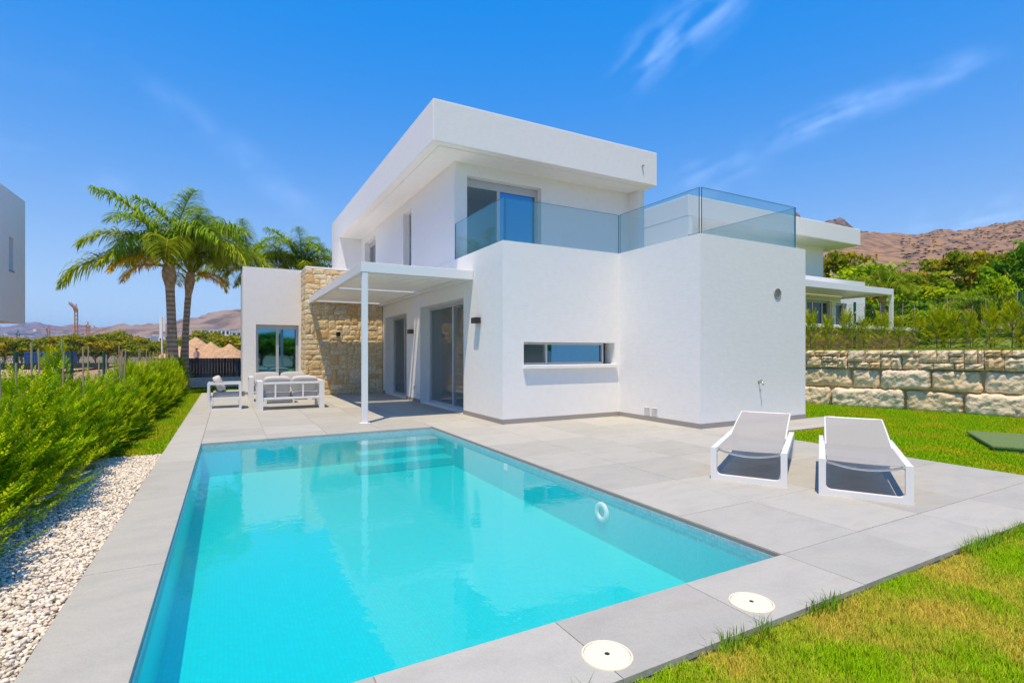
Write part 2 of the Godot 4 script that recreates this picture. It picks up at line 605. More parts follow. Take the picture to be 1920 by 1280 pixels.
func set_stage() -> void:
	var cam := Camera3D.new()
	cam.name = "camera"
	add_child(cam)
	cam.position = Vector3(0, EYE, 0)
	cam.rotation.y = -YAW
	cam.near = 0.05
	cam.far = 14000.0
	cam.projection = Camera3D.PROJECTION_FRUSTUM
	cam.keep_aspect = Camera3D.KEEP_HEIGHT
	cam.size = 0.05 * 1280.0 / FOCAL
	cam.frustum_offset = Vector2(0, 0.05 * 20.0 / FOCAL)
	cam.current = true

	var env := Environment.new()
	env.background_mode = Environment.BG_SKY
	var sm := ProceduralSkyMaterial.new()
	sm.sky_top_color = lin(0.0, 0.235, 0.76)
	sm.sky_horizon_color = lin(0.72, 0.92, 1.05)
	sm.sky_curve = 0.125
	sm.ground_bottom_color = lin(0.30, 0.26, 0.22)
	sm.ground_horizon_color = lin(0.40, 0.42, 0.45)
	sm.sun_angle_max = 1.0
	sm.sky_cover = cloud_cover()
	sm.sky_cover_modulate = Color(0.9, 0.9, 0.95)
	var sky := Sky.new()
	sky.sky_material = sm
	env.sky = sky
	env.tonemap_mode = Environment.TONE_MAPPER_LINEAR
	env.tonemap_exposure = 1.14
	env.sdfgi_enabled = true
	env.ssao_enabled = true
	env.ssil_enabled = true
	env.fog_enabled = true
	env.fog_density = 0.00017
	env.fog_light_color = Color(0.45, 0.72, 1.0)
	var we := WorldEnvironment.new()
	we.name = "environment"
	we.environment = env
	add_child(we)

	var sun := DirectionalLight3D.new()
	sun.name = "sun"
	add_child(sun)
	sun.look_at_from_position(Vector3.ZERO, Vector3(0.215, -0.95, -0.235), Vector3.UP)
	sun.light_energy = 1.4
	sun.light_color = Color(1.0, 0.91, 0.76)
	sun.light_angular_distance = 0.5
	sun.shadow_enabled = true


func _ready() -> void:
	rng.seed = 2024
	set_stage()
	make_materials()
	build_ground()
	build_terrace()
	build_pool()
	build_villa()
	build_pergola()
	build_balustrade()
	build_villa_fittings()
	build_back_fence()
	build_retaining_wall()
	build_neighbours()
	build_landscape()
	build_furniture()
	build_palms()
	build_hedge()
	build_trees()
	build_side_fences()
	build_lawns()
	build_gravel()
	build_small_things()


# ---------------------------------------------------------------- ground, terrace, pool

const POOL := [-0.33, 2.02, 3.0, 8.28]


func build_ground() -> void:
	var xs := [-9000.0, -3000.0, -1000.0, -400.0, -150.0, -60.0, -25.0, -10.0, -4.0, -2.45, -0.36, 3.03, 8.0, 14.0, 60.0, 300.0, 1000.0, 3000.0, 9000.0]
	var fs := [-3000.0, -300.0, -40.0, -8.0, 1.99, 8.31, 15.0, 22.2, 23.5, 40.0, 100.0, 300.0, 1000.0, 3000.0, 9000.0]
	var high := func(x: float, f: float) -> float: return -0.06 if x > -3.0 and f < 22.6 else -1.3
	var mb := MB.new()
	for i in xs.size() - 1:
		for j in fs.size() - 1:
			if xs[i] == -0.36 and fs[j] == 1.99:
				continue
			mb.quad(V(xs[i], high.call(xs[i], fs[j]), fs[j]), V(xs[i + 1], high.call(xs[i + 1], fs[j]), fs[j]), V(xs[i + 1], high.call(xs[i + 1], fs[j + 1]), fs[j + 1]), V(xs[i], high.call(xs[i], fs[j + 1]), fs[j + 1]), Vector3.UP)
	structure("ground", mb, M.field)


func flat(lo_x: float, lo_f: float, hi_x: float, hi_f: float, y: float) -> MB:
	var mb := MB.new()
	mb.quad(V(lo_x, y, lo_f), V(hi_x, y, lo_f), V(hi_x, y, hi_f), V(lo_x, y, hi_f), Vector3.UP)
	return mb


func cut(list: Array, b: Array) -> Array:
	var out := []
	for r in list:
		if r[2] <= b[0] or r[0] >= b[2] or r[3] <= b[1] or r[1] >= b[3]:
			out.append(r)
			continue
		if r[0] < b[0]:
			out.append([r[0], r[1], b[0], r[3]])
		if r[2] > b[2]:
			out.append([b[2], r[1], r[2], r[3]])
		var x0: float = maxf(r[0], b[0])
		var x1: float = minf(r[2], b[2])
		if r[1] < b[1]:
			out.append([x0, r[1], x1, b[1]])
		if r[3] > b[3]:
			out.append([x0, b[3], x1, r[3]])
	return out


func build_terrace() -> void:
	var t := Node3D.new()
	t.name = "pool_terrace"
	t.set_meta("kind", "structure")
	add_child(t)
	var holes := [POOL, [4.17, 7.97, 30.0, 30.0], [6.75, 5.95, 30.0, 30.0], [1.95, 15.93, 30.0, 30.0], [0.37, 17.1, 30.0, 30.0]]
	var areas := [[-0.72, 1.54, 7.1, 18.5], [7.1, 5.15, 10.4, 5.95]]
	# the bed under the tiles, seen only in the joints and at the edge
	var bed := MB.new()
	var rects := []
	for a in areas:
		rects.append(a)
	for h in holes:
		rects = cut(rects, h)
	for r in rects:
		bed.box(V(r[0] + 0.004, -0.10, r[1] + 0.004), V(r[2] - 0.004, -0.006, r[3] - 0.004))
	part(t, "bed", bed, M.grout)
	var xs := [-0.72, -0.33]
	for k in 13:
		xs.append(0.49 + 0.84 * k)
	var fs := [1.54]
	for k in 21:
		fs.append(2.02 + 0.84 * k)
	var shared := {}
	for i in xs.size() - 1:
		for j in fs.size() - 1:
			if i == 0 and j % 2 == 0 and j > 0:
				continue
			var cell := [xs[i], fs[j], xs[i + 1], fs[mini(j + (2 if i == 0 and j > 0 else 1), fs.size() - 1)]]
			for a in areas:
				var r := [maxf(cell[0], a[0]), maxf(cell[1], a[1]), minf(cell[2], a[2]), minf(cell[3], a[3])]
				if r[2] - r[0] < 0.03 or r[3] - r[1] < 0.03:
					continue
				var left := [r]
				for h in holes:
					left = cut(left, h)
				for q in left:
					var sx: float = q[2] - q[0]
					var sf: float = q[3] - q[1]
					if sx < 0.02 or sf < 0.02:
						continue
					var key := "%.2f %.2f" % [sx, sf]
					if not shared.has(key):
						var mb := MB.new()
						mb.cbox(Vector3(-sx * 0.5 + 0.0022, -0.03, -sf * 0.5 + 0.0022), Vector3(sx * 0.5 - 0.0022, 0.0, sf * 0.5 - 0.0022), 0.0012)
						shared[key] = mb.mesh()
					var o := part(t, "tile", shared[key], M.tiles[rng.randi() % 5])
					o.position = V((q[0] + q[2]) * 0.5, rng.randf_range(-0.0005, 0.0005), (q[1] + q[3]) * 0.5)


func build_pool() -> void:
	var x0: float = POOL[0]
	var f0: float = POOL[1]
	var x1: float = POOL[2]
	var f1: float = POOL[3]
	var deep := -0.47
	var rim := -0.032
	var band := -0.13
	var p := thing("swimming_pool", "rectangular turquoise mosaic swimming pool set flush into the grey terrace", "pool", V((x0 + x1) * 0.5, 0, (f0 + f1) * 0.5))
	var t := 0.15
	var sides := [[x0 - t, f0 - t, x0, f1 + t], [x1, f0 - t, x1 + t, f1 + t], [x0, f0 - t, x1, f0], [x0, f1, x1, f1 + t]]
	for s in sides:
		var mb := MB.new()
		mb.box(V(s[0], deep - 0.1, s[1]), V(s[2], band, s[3]))
		wpart(p, "wall", mb, M.mosaic)
		var m2 := MB.new()
		m2.box(V(s[0], band, s[1]), V(s[2], rim, s[3]))
		wpart(p, "waterline_band", m2, M.mosaic_band)
	var fl := MB.new()
	fl.box(V(x0, deep - 0.1, f0), V(x1, deep, f1))
	wpart(p, "floor", fl, M.mosaic)
	for k in 3:
		var st := MB.new()
		st.cbox(V(1.75 - 0.08 * k, deep, f1 - 0.30 * (k + 1)), V(x1 - 0.001, -0.14 - 0.10 * k, f1 - 0.30 * k - 0.001), 0.01)
		wpart(p, "step", st, M.mosaic_band if k == 0 else M.mosaic)
	var ring := MB.new()
	ring.xf = Transform3D(Basis(Vector3.FORWARD, PI / 2), V(x1, -0.21, 3.77))
	ring.lathe([Vector2(0.045, -0.004), Vector2(0.05, -0.02), Vector2(0.075, -0.025), Vector2(0.09, -0.012), Vector2(0.092, 0.0)], 28)
	var ro := wpart(p, "inlet_ring", ring, M.white_metal)
	meta(ro, "round white inlet ring on the pool's inner wall")
	for k in 2:
		var sk := MB.new()
		sk.cbox(V(x1 - 0.012, -0.20, 5.6 + k * 1.6), V(x1, -0.12, 5.68 + k * 1.6), 0.003)
		wpart(p, "nozzle", sk, M.white_metal)
	var w := MB.new()
	w.quad(V(x0, -0.066, f0), V(x1, -0.066, f0), V(x1, -0.066, f1), V(x0, -0.066, f1), Vector3.UP)
	structure("water", w, M.water)


# ---------------------------------------------------------------- the villa

var villa: Node3D
const FX := Vector3(1, 0, 0)
const FF := Vector3(0, 0, -1)


# A window or glazed door: the frame is a part, each pane its sub-part. splits are shares of the width.
func window(parent: Node3D, called: String, o: Vector3, u: Vector3, w: Vector3, L: float, H: float, fr: float, splits: Array, panes: Array, header := 0.0) -> Node3D:
	var f := MB.new()
	var holes := []
	for k in splits.size() - 1:
		holes.append([splits[k] * L + (fr if k == 0 else fr * 0.6), fr, splits[k + 1] * L - (fr if k == splits.size() - 2 else fr * 0.6), H - fr - header])
	f.panel(o, u, w, L, H, 0.07, holes)
	var win := wpart(parent, called, f, M.frame)
	for k in holes.size():
		var h: Array = holes[k]
		var g := MB.new()
		var a: Vector3 = o + u * h[0] + Vector3.UP * h[1] + w * (0.025 if k % 2 == 0 else 0.045)
		var du: Vector3 = u * (h[2] - h[0])
		var dv: Vector3 = Vector3.UP * (h[3] - h[1])
		g.quad(a, a + du, a + du + dv, a + dv, -w)
		wpart(win, "pane", g, panes[k])
	return win


func rough_blocks(count: int, res: int, amp: float, sd: int) -> Array:
	var out := []
	var nz := FastNoiseLite.new()
	nz.seed = sd
	nz.frequency = 1.3
	nz.fractal_octaves = 3
	for k in count:
		# a unit block whose front (+z) face bulges and is broken, edges rounded off
		var mb := MB.new()
		var pt := []
		for i in res + 1:
			var row := []
			for j in res + 1:
				var a := float(i) / res
				var b := float(j) / res
				var e := minf(minf(a, 1 - a), minf(b, 1 - b))
				var z := 0.5 - (0.3 if e < 0.001 else 0.0) + amp * nz.get_noise_3d(a * 2.2 + k * 9.0, b * 2.2, 3.0)
				var jx := nz.get_noise_3d(k * 5.0, b * 3.0, 20.0) * 0.05 if (i == 0 or i == res) else 0.0
				var jy := nz.get_noise_3d(k * 5.0, a * 3.0, 40.0) * 0.05 if (j == 0 or j == res) else 0.0
				row.append(Vector3(a - 0.5 + jx, b - 0.5 + jy, z))
			pt.append(row)
		for i in res:
			for j in res:
				for q in [[pt[i][j], pt[i + 1][j], pt[i + 1][j + 1]], [pt[i][j], pt[i + 1][j + 1], pt[i][j + 1]]]:
					var nn: Vector3 = (q[1] - q[0]).cross(q[2] - q[0]).normalized()
					mb.tri(q[0], q[1], q[2], nn)
		for i in res:
			for s in 2:
				var jj := 0 if s == 0 else res
				var a: Vector3 = pt[i][jj]
				var b: Vector3 = pt[i + 1][jj]
				mb.quad(a, b, Vector3(b.x, b.y, -0.5), Vector3(a.x, a.y, -0.5), Vector3(0, -1 if s == 0 else 1, 0))
				a = pt[jj][i]
				b = pt[jj][i + 1]
				mb.quad(a, b, Vector3(b.x, b.y, -0.5), Vector3(a.x, a.y, -0.5), Vector3(-1 if s == 0 else 1, 0, 0))
		out.append(mb.mesh())
	return out


# Fits stones of one or two courses into a rectangle: [u, v, width, height] each.
func ashlar_layout(L: float, H: float, course: float, wmin: float, wmax: float, double_share: float, sd: int) -> Array:
	var r := RandomNumberGenerator.new()
	r.seed = sd
	var rows := int(round(H / course))
	var ch := H / rows
	var step := 0.05
	var n := int(round(L / step))
	var sw := L / n
	var used := []
	for j in rows:
		var a := PackedByteArray()
		a.resize(n)
		used.append(a)
	var out := []
	for j in rows:
		var i := 0
		while i < n:
			if used[j][i]:
				i += 1
				continue
			var want := maxi(2, int(r.randf_range(wmin, wmax) / sw))
			var k := 0
			while k < want and i + k < n and not used[j][i + k]:
				k += 1
			var rest := 0
			while i + k + rest < n and not used[j][i + k + rest] and rest < 2:
				rest += 1
			if rest < 2:
				k += rest
			var hh := 2 if j + 1 < rows and r.randf() < double_share and k * sw < wmax * 0.9 else 1
			for a in hh:
				for b in k:
					used[j + a][i + b] = 1
			out.append([i * sw, j * ch, k * sw, hh * ch])
			i += k
	return out


func lay_stones(parent: Node, called: String, meshes: Array, mats: Array, o: Vector3, u: Vector3, out_dir: Vector3, layout: Array, depth: float, gap: float, vary: float) -> void:
	var up := Vector3.UP
	var inv := abs_xf(parent).affine_inverse()
	for s in layout:
		var m: Mesh = meshes[rng.randi() % meshes.size()]
		var d := depth * rng.randf_range(1.0 - vary, 1.0 + vary)
		var st := part(parent, called, m, mats[rng.randi() % mats.size()])
		var b := Basis(u * (s[2] - gap), up * (s[3] - gap), out_dir * d)
		st.transform = inv * Transform3D(b, o + u * (s[0] + s[2] * 0.5) + up * (s[1] + s[3] * 0.5) + out_dir * (d * 0.5 - 0.02))


func build_villa() -> void:
	villa = thing("villa", "white modern two-storey villa with overhanging flat roof beside the pool", "house", V(6.87, 0, 12.0))
	var add := func(called: String, m: Material, f: Callable) -> MeshInstance3D:
		var mb := MB.new()
		f.call(mb)
		return wpart(villa, called, mb, m)
	add.call("wall", M.plaster, func(b: MB): b.panel(V(4.17, -0.1, 7.97), FF, FX, 7.95, 3.29, 0.3, [[1.71, 0.1, 4.41, 2.45], [5.54, 0.1, 7.65, 2.39]]))
	add.call("wall", M.plaster, func(b: MB): b.panel(V(4.47, -0.1, 7.97), FX, FF, 2.28, 3.29, 0.3, [[0.12, 1.12, 2.18, 1.53]]))
	add.call("wall", M.plaster, func(b: MB): b.panel(V(6.75, -0.1, 5.95), FF, FX, 2.32, 3.29, 0.3, []))
	add.call("wall", M.plaster, func(b: MB): b.panel(V(7.05, -0.1, 5.95), FX, FF, 2.52, 3.29, 0.3, []))
	add.call("wall", M.plaster, func(b: MB): b.panel(V(9.57, -0.1, 6.25), FF, -FX, 14.0, 3.29, 0.3, []))
	add.call("wall", M.plaster, func(b: MB): b.panel(V(4.47, -0.1, 20.25), FX, -FF, 4.8, 3.29, 0.3, []))
	add.call("terrace_floor", M.tiles[1], func(b: MB):
		b.box(V(4.47, 2.80, 8.27), V(9.27, 2.98, 19.95))
		b.box(V(7.05, 2.80, 6.25), V(9.27, 2.98, 8.27)))
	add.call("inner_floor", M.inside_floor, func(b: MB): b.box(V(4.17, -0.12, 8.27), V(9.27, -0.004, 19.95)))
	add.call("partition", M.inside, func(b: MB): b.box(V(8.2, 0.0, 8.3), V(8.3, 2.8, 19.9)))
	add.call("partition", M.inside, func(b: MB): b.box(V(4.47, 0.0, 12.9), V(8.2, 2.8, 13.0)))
	# upper storey
	add.call("wall", M.plaster, func(b: MB): b.panel(V(4.2, 2.99, 10.23), FX, FF, 4.81, 2.32, 0.3, [[0.29, -0.1, 2.16, 2.05]]))
	add.call("wall", M.plaster, func(b: MB): b.panel(V(4.2, 2.99, 10.53), FF, FX, 8.52, 2.32, 0.3, [[2.66, 0.5, 3.37, 2.04], [6.42, 0.2, 7.92, 2.08]]))
	add.call("wall", M.plaster, func(b: MB): b.box(V(4.2, 3.0, 20.2), V(9.0, 5.31, 20.5)))
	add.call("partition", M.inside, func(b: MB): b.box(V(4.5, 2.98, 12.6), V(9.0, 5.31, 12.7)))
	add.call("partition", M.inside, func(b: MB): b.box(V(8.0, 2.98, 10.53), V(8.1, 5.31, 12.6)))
	var roof: MeshInstance3D = add.call("roof", M.plaster, func(b: MB): b.cbox(V(3.44, 5.31, 9.45), V(9.21, 6.12, 20.55), 0.012))
	var so := MB.new()
	so.box(V(3.63, 5.296, 9.64), V(8.99, 5.325, 19.03))
	wpart(roof, "soffit", so, M.soffit)
	var pipe := MB.new()
	pipe.tube([V(8.73, 5.72, 9.46), V(8.73, 5.715, 9.40)], [0.022, 0.022], 10)
	wpart(roof, "overflow_pipe", pipe, M.steel)
	add.call("fin_wall", M.plaster, func(b: MB): b.box(V(3.44, 3.5, 19.04), V(4.197, 5.31, 20.54)))
	add.call("fin_wall", M.plaster, func(b: MB): b.box(V(9.01, 2.98, 9.89), V(9.205, 5.31, 20.54)))
	# the low wing with its window and the stone-clad wall
	add.call("wall", M.plaster, func(b: MB): b.panel(V(0.37, -0.1, 17.1), FX, FF, 4.0, 3.86, 0.3, [[0.34, 0.45, 1.52, 2.17]]))
	add.call("wall", M.plaster, func(b: MB): b.panel(V(0.37, -0.1, 17.4), FF, FX, 2.4, 3.86, 0.3, []))
	add.call("wall", M.plaster, func(b: MB): b.box(V(0.37, -0.1, 19.8), V(4.47, 3.76, 20.1)))
	add.call("wing_roof", M.soffit, func(b: MB): b.box(V(0.67, 3.4, 17.4), V(4.47, 3.6, 19.8)))
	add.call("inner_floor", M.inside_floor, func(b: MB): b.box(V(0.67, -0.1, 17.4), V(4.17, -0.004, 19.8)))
	var sw: MeshInstance3D = add.call("stone_wall", M.mortar, func(b: MB): b.box(V(1.965, -0.1, 15.945), V(4.165, 3.66, 17.095)))
	sw.set_meta("label", "wall clad in honey-coloured squared stone")
	var blocks := rough_blocks(12, 4, 0.16, 5)
	lay_stones(sw, "stone", blocks, M.clad, V(1.93, 0.0, 15.945), FX, -FF, ashlar_layout(2.235, 3.66, 0.145, 0.14, 0.48, 0.42, 6), 0.05, 0.007, 0.12)
	lay_stones(sw, "stone", blocks, M.clad, V(1.965, 0.0, 17.09), -FF, -FX, ashlar_layout(1.145, 3.66, 0.145, 0.14, 0.4, 0.4, 8), 0.042, 0.007, 0.12)
	var cap := MB.new()
	cap.cbox(V(1.94, 3.664, 15.92), V(4.19, 3.72, 17.1), 0.006)
	wpart(sw, "coping", cap, M.plaster)
	# windows and doors
	var d2 := window(villa, "sliding_door", V(4.41, -0.004, 9.68), FF, FX, 2.70, 2.35, 0.07, [0.0, 0.43, 1.0], [M.glass, M.glass])
	var d1 := window(villa, "sliding_door", V(4.41, -0.004, 13.51), FF, FX, 2.11, 2.29, 0.07, [0.0, 0.45, 1.0], [M.glass, M.glass])
	for q in [[d2, 9.685, 2.345], [d1, 13.515, 2.285]]:
		var tr := MB.new()
		tr.box(V(4.30, 0.0, q[1]), V(4.405, q[2], q[1] + 0.10))
		wpart(q[0], "shutter_track", tr, M.dark)
	window(villa, "window", V(4.495, 2.99, 10.40), FX, FF, 1.86, 2.045, 0.06, [0.0, 0.45, 1.0], [M.glass, M.solar], 0.11)
	window(villa, "window", V(4.595, 1.025, 8.13), FX, FF, 1.90, 0.40, 0.035, [0.0, 0.30, 1.0], [M.glass, M.solar])
	window(villa, "window", V(4.36, 3.49, 13.19), FF, FX, 0.71, 1.54, 0.05, [0.0, 1.0], [M.glass])
	window(villa, "window", V(4.36, 3.19, 16.95), FF, FX, 1.50, 1.88, 0.05, [0.0, 0.5, 1.0], [M.glass, M.glass], 0.12)
	window(villa, "window", V(0.715, 0.355, 17.25), FX, FF, 1.17, 1.71, 0.065, [0.0, 0.5, 1.0], [M.solar_green, M.solar_green], 0.05)
	add.call("window_sill", M.soffit, func(b: MB): b.cbox(V(4.57, 0.955, 7.895), V(6.68, 1.018, 8.2), 0.004))
	# skirting of grey tile
	for q in [[4.158, 7.958, 4.17, 9.68], [4.17, 7.958, 6.738, 7.97], [6.738, 5.938, 6.75, 7.97], [6.75, 5.938, 9.57, 5.95], [4.158, 12.38, 4.17, 13.51], [4.158, 15.62, 4.17, 15.88], [0.37, 17.088, 1.91, 17.1]]:
		add.call("skirting", M.skirting, func(b: MB): b.box(V(q[0], 0.0015, q[1]), V(q[2], 0.082, q[3])))


func build_pergola() -> void:
	var p := thing("pergola", "white aluminium pergola with closed slatted roof against the villa's stone wall", "pergola", V(3.1, 0, 12.5))
	var beam := func(lo: Vector3, hi: Vector3) -> void:
		var b := MB.new()
		b.cbox(lo, hi, 0.004)
		wpart(p, "beam", b, M.white_metal)
	beam.call(V(2.03, 2.655, 9.2), V(4.165, 2.83, 9.30))
	beam.call(V(2.03, 2.655, 9.302), V(2.13, 2.83, 15.94))
	beam.call(V(4.065, 2.655, 9.302), V(4.165, 2.83, 15.94))
	beam.call(V(2.132, 2.70, 15.80), V(4.063, 2.83, 15.94))
	beam.call(V(2.132, 2.71, 12.45), V(4.063, 2.80, 12.55))
	var sl := MB.new()
	sl.cbox(Vector3(-0.963, -0.02, -0.094), Vector3(0.963, 0.02, 0.094), 0.006)
	var sm := sl.mesh()
	var f := 9.42
	while f < 15.7:
		if absf(f - 12.5) > 0.15:
			var o := part(p, "slat", sm, M.white_metal)
			o.position = V(3.0975, 2.745, f) - p.position
			o.rotation.x = deg_to_rad(3.0)
		f += 0.197
	var post := MB.new()
	post.cbox(V(2.05, 0.0, 9.205), V(2.15, 2.653, 9.295), 0.005)
	var po := wpart(p, "post", post, M.white_metal)
	var bp := MB.new()
	bp.cbox(V(2.01, 0.0, 9.165), V(2.19, 0.012, 9.335), 0.003)
	wpart(po, "base_plate", bp, M.white_metal)


func build_balustrade() -> void:
	var p := thing("glass_balustrade", "clear blue-green frameless glass balustrade along the villa's roof terrace edge", "balustrade", V(6.7, 2.98, 8.0))
	var runs := [[4.22, 10.22, 4.22, 8.02], [4.25, 8.02, 6.79, 8.02], [6.80, 7.99, 6.80, 6.02], [6.83, 6.00, 9.34, 6.00], [9.36, 6.03, 9.36, 8.6]]
	for r in runs:
		var a := V(r[0], 3.16, r[1])
		var b := V(r[2], 3.16, r[3])
		var h := Vector3.UP * 0.80
		var g := MB.new()
		var dir := (b - a).normalized()
		var nn := dir.cross(Vector3.UP)
		g.quad(a, b, b + h, a + h, nn)
		var pane := wpart(p, "glass_panel", g, M.balustrade)
		var e := MB.new()
		for q in [[a + h, b + h, 0.005], [a, a + h, 0.006], [b, b + h, 0.006]]:
			var lo: Vector3 = q[0]
			var hi: Vector3 = q[1]
			var t: float = q[2]
			e.box(Vector3(minf(lo.x, hi.x) - t, minf(lo.y, hi.y) - 0.002, minf(lo.z, hi.z) - t), Vector3(maxf(lo.x, hi.x) + t, maxf(lo.y, hi.y) + 0.004, maxf(lo.z, hi.z) + t))
		wpart(pane, "edge", e, M.glass_edge)


func build_villa_fittings() -> void:
	# up-and-down wall lamps, unlit
	for q in [[4.17, 1.85, 8.95, 0.10, "dark grey box wall lamp on the sunlit white wall beside the glass door"], [4.17, 1.78, 12.98, 0.10, "dark grey box wall lamp on the shaded white pier between two glass doors"]]:
		var t := thing("wall_lamp", q[4], "lamp", V(q[0], q[1], q[2]), 0.0, "box lamps on the villa walls")
		var b := MB.new()
		b.cbox(Vector3(-0.115, -0.055, -0.11), Vector3(-0.012, 0.055, 0.11), 0.004)
		part(t, "housing", b, M.lamp_black)
		var k := MB.new()
		k.box(Vector3(-0.012, -0.04, -0.08), Vector3(0.001, 0.04, 0.08))
		part(t, "bracket", k, M.lamp_black)
	var st := thing("wall_lamp", "small black cube wall lamp on the shaded stone wall", "lamp", V(2.83, 1.78, 15.9), 0.0, "box lamps on the villa walls")
	var sb := MB.new()
	sb.cbox(Vector3(-0.055, -0.06, 0.02), Vector3(0.055, 0.06, 0.12), 0.004)
	part(st, "housing", sb, M.lamp_black)
	var sk := MB.new()
	sk.box(Vector3(-0.04, -0.045, -0.04), Vector3(0.04, 0.045, 0.02))
	part(st, "bracket", sk, M.lamp_black)
	# round louvre vent
	var v := thing("wall_vent", "round grey louvred vent on the white wall behind the loungers", "vent", V(8.73, 2.31, 5.95))
	var rm := MB.new()
	rm.xf = Transform3D(Basis(Vector3.RIGHT, PI / 2), Vector3.ZERO)
	rm.lathe([Vector2(0.075, 0.0), Vector2(0.075, 0.012), Vector2(0.088, 0.016), Vector2(0.1, 0.012), Vector2(0.1, -0.002)], 28)
	part(v, "rim", rm, M.skirting)
	for k in 6:
		var y := -0.055 + 0.022 * k
		var hw := sqrt(0.0056 - y * y)
		var lv := MB.new()
		lv.xf = Transform3D(Basis(Vector3.RIGHT, deg_to_rad(35)), Vector3(0, y, 0.006))
		lv.box(Vector3(-hw, -0.009, -0.001), Vector3(hw, 0.009, 0.001))
		part(v, "louvre", lv, M.skirting)
	# garden tap
	var tp := thing("garden_tap", "small brass garden tap on the white wall behind the loungers", "tap", V(8.21, 0.72, 5.95))
	var body := MB.new()
	body.tube([Vector3(0, 0, -0.002), Vector3(0, 0, 0.05), Vector3(0, -0.005, 0.075), Vector3(0, -0.03, 0.085), Vector3(0, -0.05, 0.085)], [0.012, 0.012, 0.013, 0.012, 0.012], 10)
	part(tp, "spout", body, M.steel)
	var hd := MB.new()
	hd.tube([Vector3(0, 0.0, 0.045), Vector3(0, 0.035, 0.045)], [0.008, 0.008], 8)
	hd.tube([Vector3(-0.03, 0.036, 0.045), Vector3(0.03, 0.036, 0.045)], [0.006, 0.006], 8)
	part(tp, "handle", hd, M.steel)
	var rose := MB.new()
	rose.xf = Transform3D(Basis(Vector3.RIGHT, PI / 2), Vector3.ZERO)
	rose.lathe([Vector2(0.0, 0.006), Vector2(0.022, 0.005), Vector2(0.026, -0.001)], 14)
	part(tp, "rose", rose, M.steel)
	# two ventilation grilles near the ground
	for k in 2:
		var gr := thing("ventilation_grille", "small square grey ventilation grille low on the white wall", "grille", V(6.75, 0.165, 7.17 - 0.19 * k), 0.0, "grilles low on the white wall")
		var fr := MB.new()
		fr.panel(Vector3(-0.012, -0.075, -0.075), Vector3(0, 0, 1), Vector3(1, 0, 0), 0.15, 0.15, 0.013, [[0.012, 0.012, 0.138, 0.138]])
		part(gr, "frame", fr, M.concrete)
		for j in 6:
			var lv := MB.new()
			lv.box(Vector3(-0.009, -0.075 + 0.022 * (j + 1) - 0.007, -0.063), Vector3(-0.004, -0.075 + 0.022 * (j + 1) + 0.004, 0.063))
			part(gr, "louvre", lv, M.concrete)
	# sockets on the pier
	for k in 3:
		var so := thing("wall_socket", "small white socket plate low on the shaded white pier", "socket", V(4.17, 0.36 if k < 2 else 0.2, 12.86 - 0.15 * k), 0.0, "socket plates on the pier")
		var pl := MB.new()
		pl.cbox(Vector3(-0.012, -0.04, -0.04), Vector3(0.002, 0.04, 0.04), 0.003)
		part(so, "plate", pl, M.concrete)
		var cv := MB.new()
		cv.cbox(Vector3(-0.02, -0.028, -0.028), Vector3(-0.012, 0.028, 0.028), 0.003)
		part(so, "cover", cv, M.soffit)
	# drain by the inner corner
	var dr := thing("floor_drain", "pair of small dark drain slots in the terrace by the inner corner", "drain", V(6.60, 0.0, 7.86))
	for k in 2:
		var db := MB.new()
		db.cbox(Vector3(-0.05 + 0.07 * k, 0.0, -0.03), Vector3(0.0 + 0.07 * k, 0.005, 0.03), 0.001)
		part(dr, "slot", db, M.grout)
	# lit spots in the upper room's ceiling
	for q in [[5.15, 11.35], [4.95, 11.75], [5.65, 11.8]]:
		var dl := thing("ceiling_downlight", "small lit round ceiling spot inside the upper room", "lamp", V(q[0], 5.31, q[1]), 0.0, "lit spots in the upper room ceiling")
		var rim := MB.new()
		rim.lathe([Vector2(0.035, -0.004), Vector2(0.05, -0.008), Vector2(0.055, 0.0)], 18)
		part(dl, "rim", rim, M.white_metal)
		var lens := MB.new()
		lens.lathe([Vector2(0.0, -0.006), Vector2(0.036, -0.005)], 18)
		part(dl, "lens", lens, M.downlight)
		var sp := SpotLight3D.new()
		sp.name = "spot_light"
		dl.add_child(sp)
		sp.position = Vector3(0, -0.02, 0)
		sp.rotation.x = -PI / 2
		sp.spot_angle = 50.0
		sp.spot_range = 6.0
		sp.spot_attenuation = 2.0
		sp.light_size = 0.035
		sp.light_energy = 0.12
		sp.light_color = Color(1.0, 0.93, 0.8)
		sp.shadow_enabled = true


# ---------------------------------------------------------------- garden walls

func build_back_fence() -> void:
	var t := thing("slat_fence", "dark grey vertical slat fence on a low pale concrete wall behind the palms", "fence", V(-0.7, 0, 21.8))
	var w := MB.new()
	w.cbox(V(-2.5, -0.2, 21.7), V(0.45, 0.33, 21.9), 0.01)
	wpart(t, "low_wall", w, M.concrete)
	var rail := MB.new()
	rail.box(V(-2.5, 0.42, 21.80), V(0.45, 0.47, 21.83))
	rail.box(V(-2.5, 0.88, 21.80), V(0.45, 0.93, 21.83))
	wpart(t, "rail", rail, M.slat_dark[0])
	var s := MB.new()
	s.cbox(Vector3(-0.045, 0.0, -0.012), Vector3(0.045, 0.70, 0.012), 0.003)
	var sm := s.mesh()
	var x := -2.44
	while x < 0.43:
		var o := part(t, "slat", sm, M.slat_dark[rng.randi() % 4])
		o.position = V(x, 0.335, 21.775 + rng.randf_range(-0.004, 0.004)) - t.position
		x += 0.093


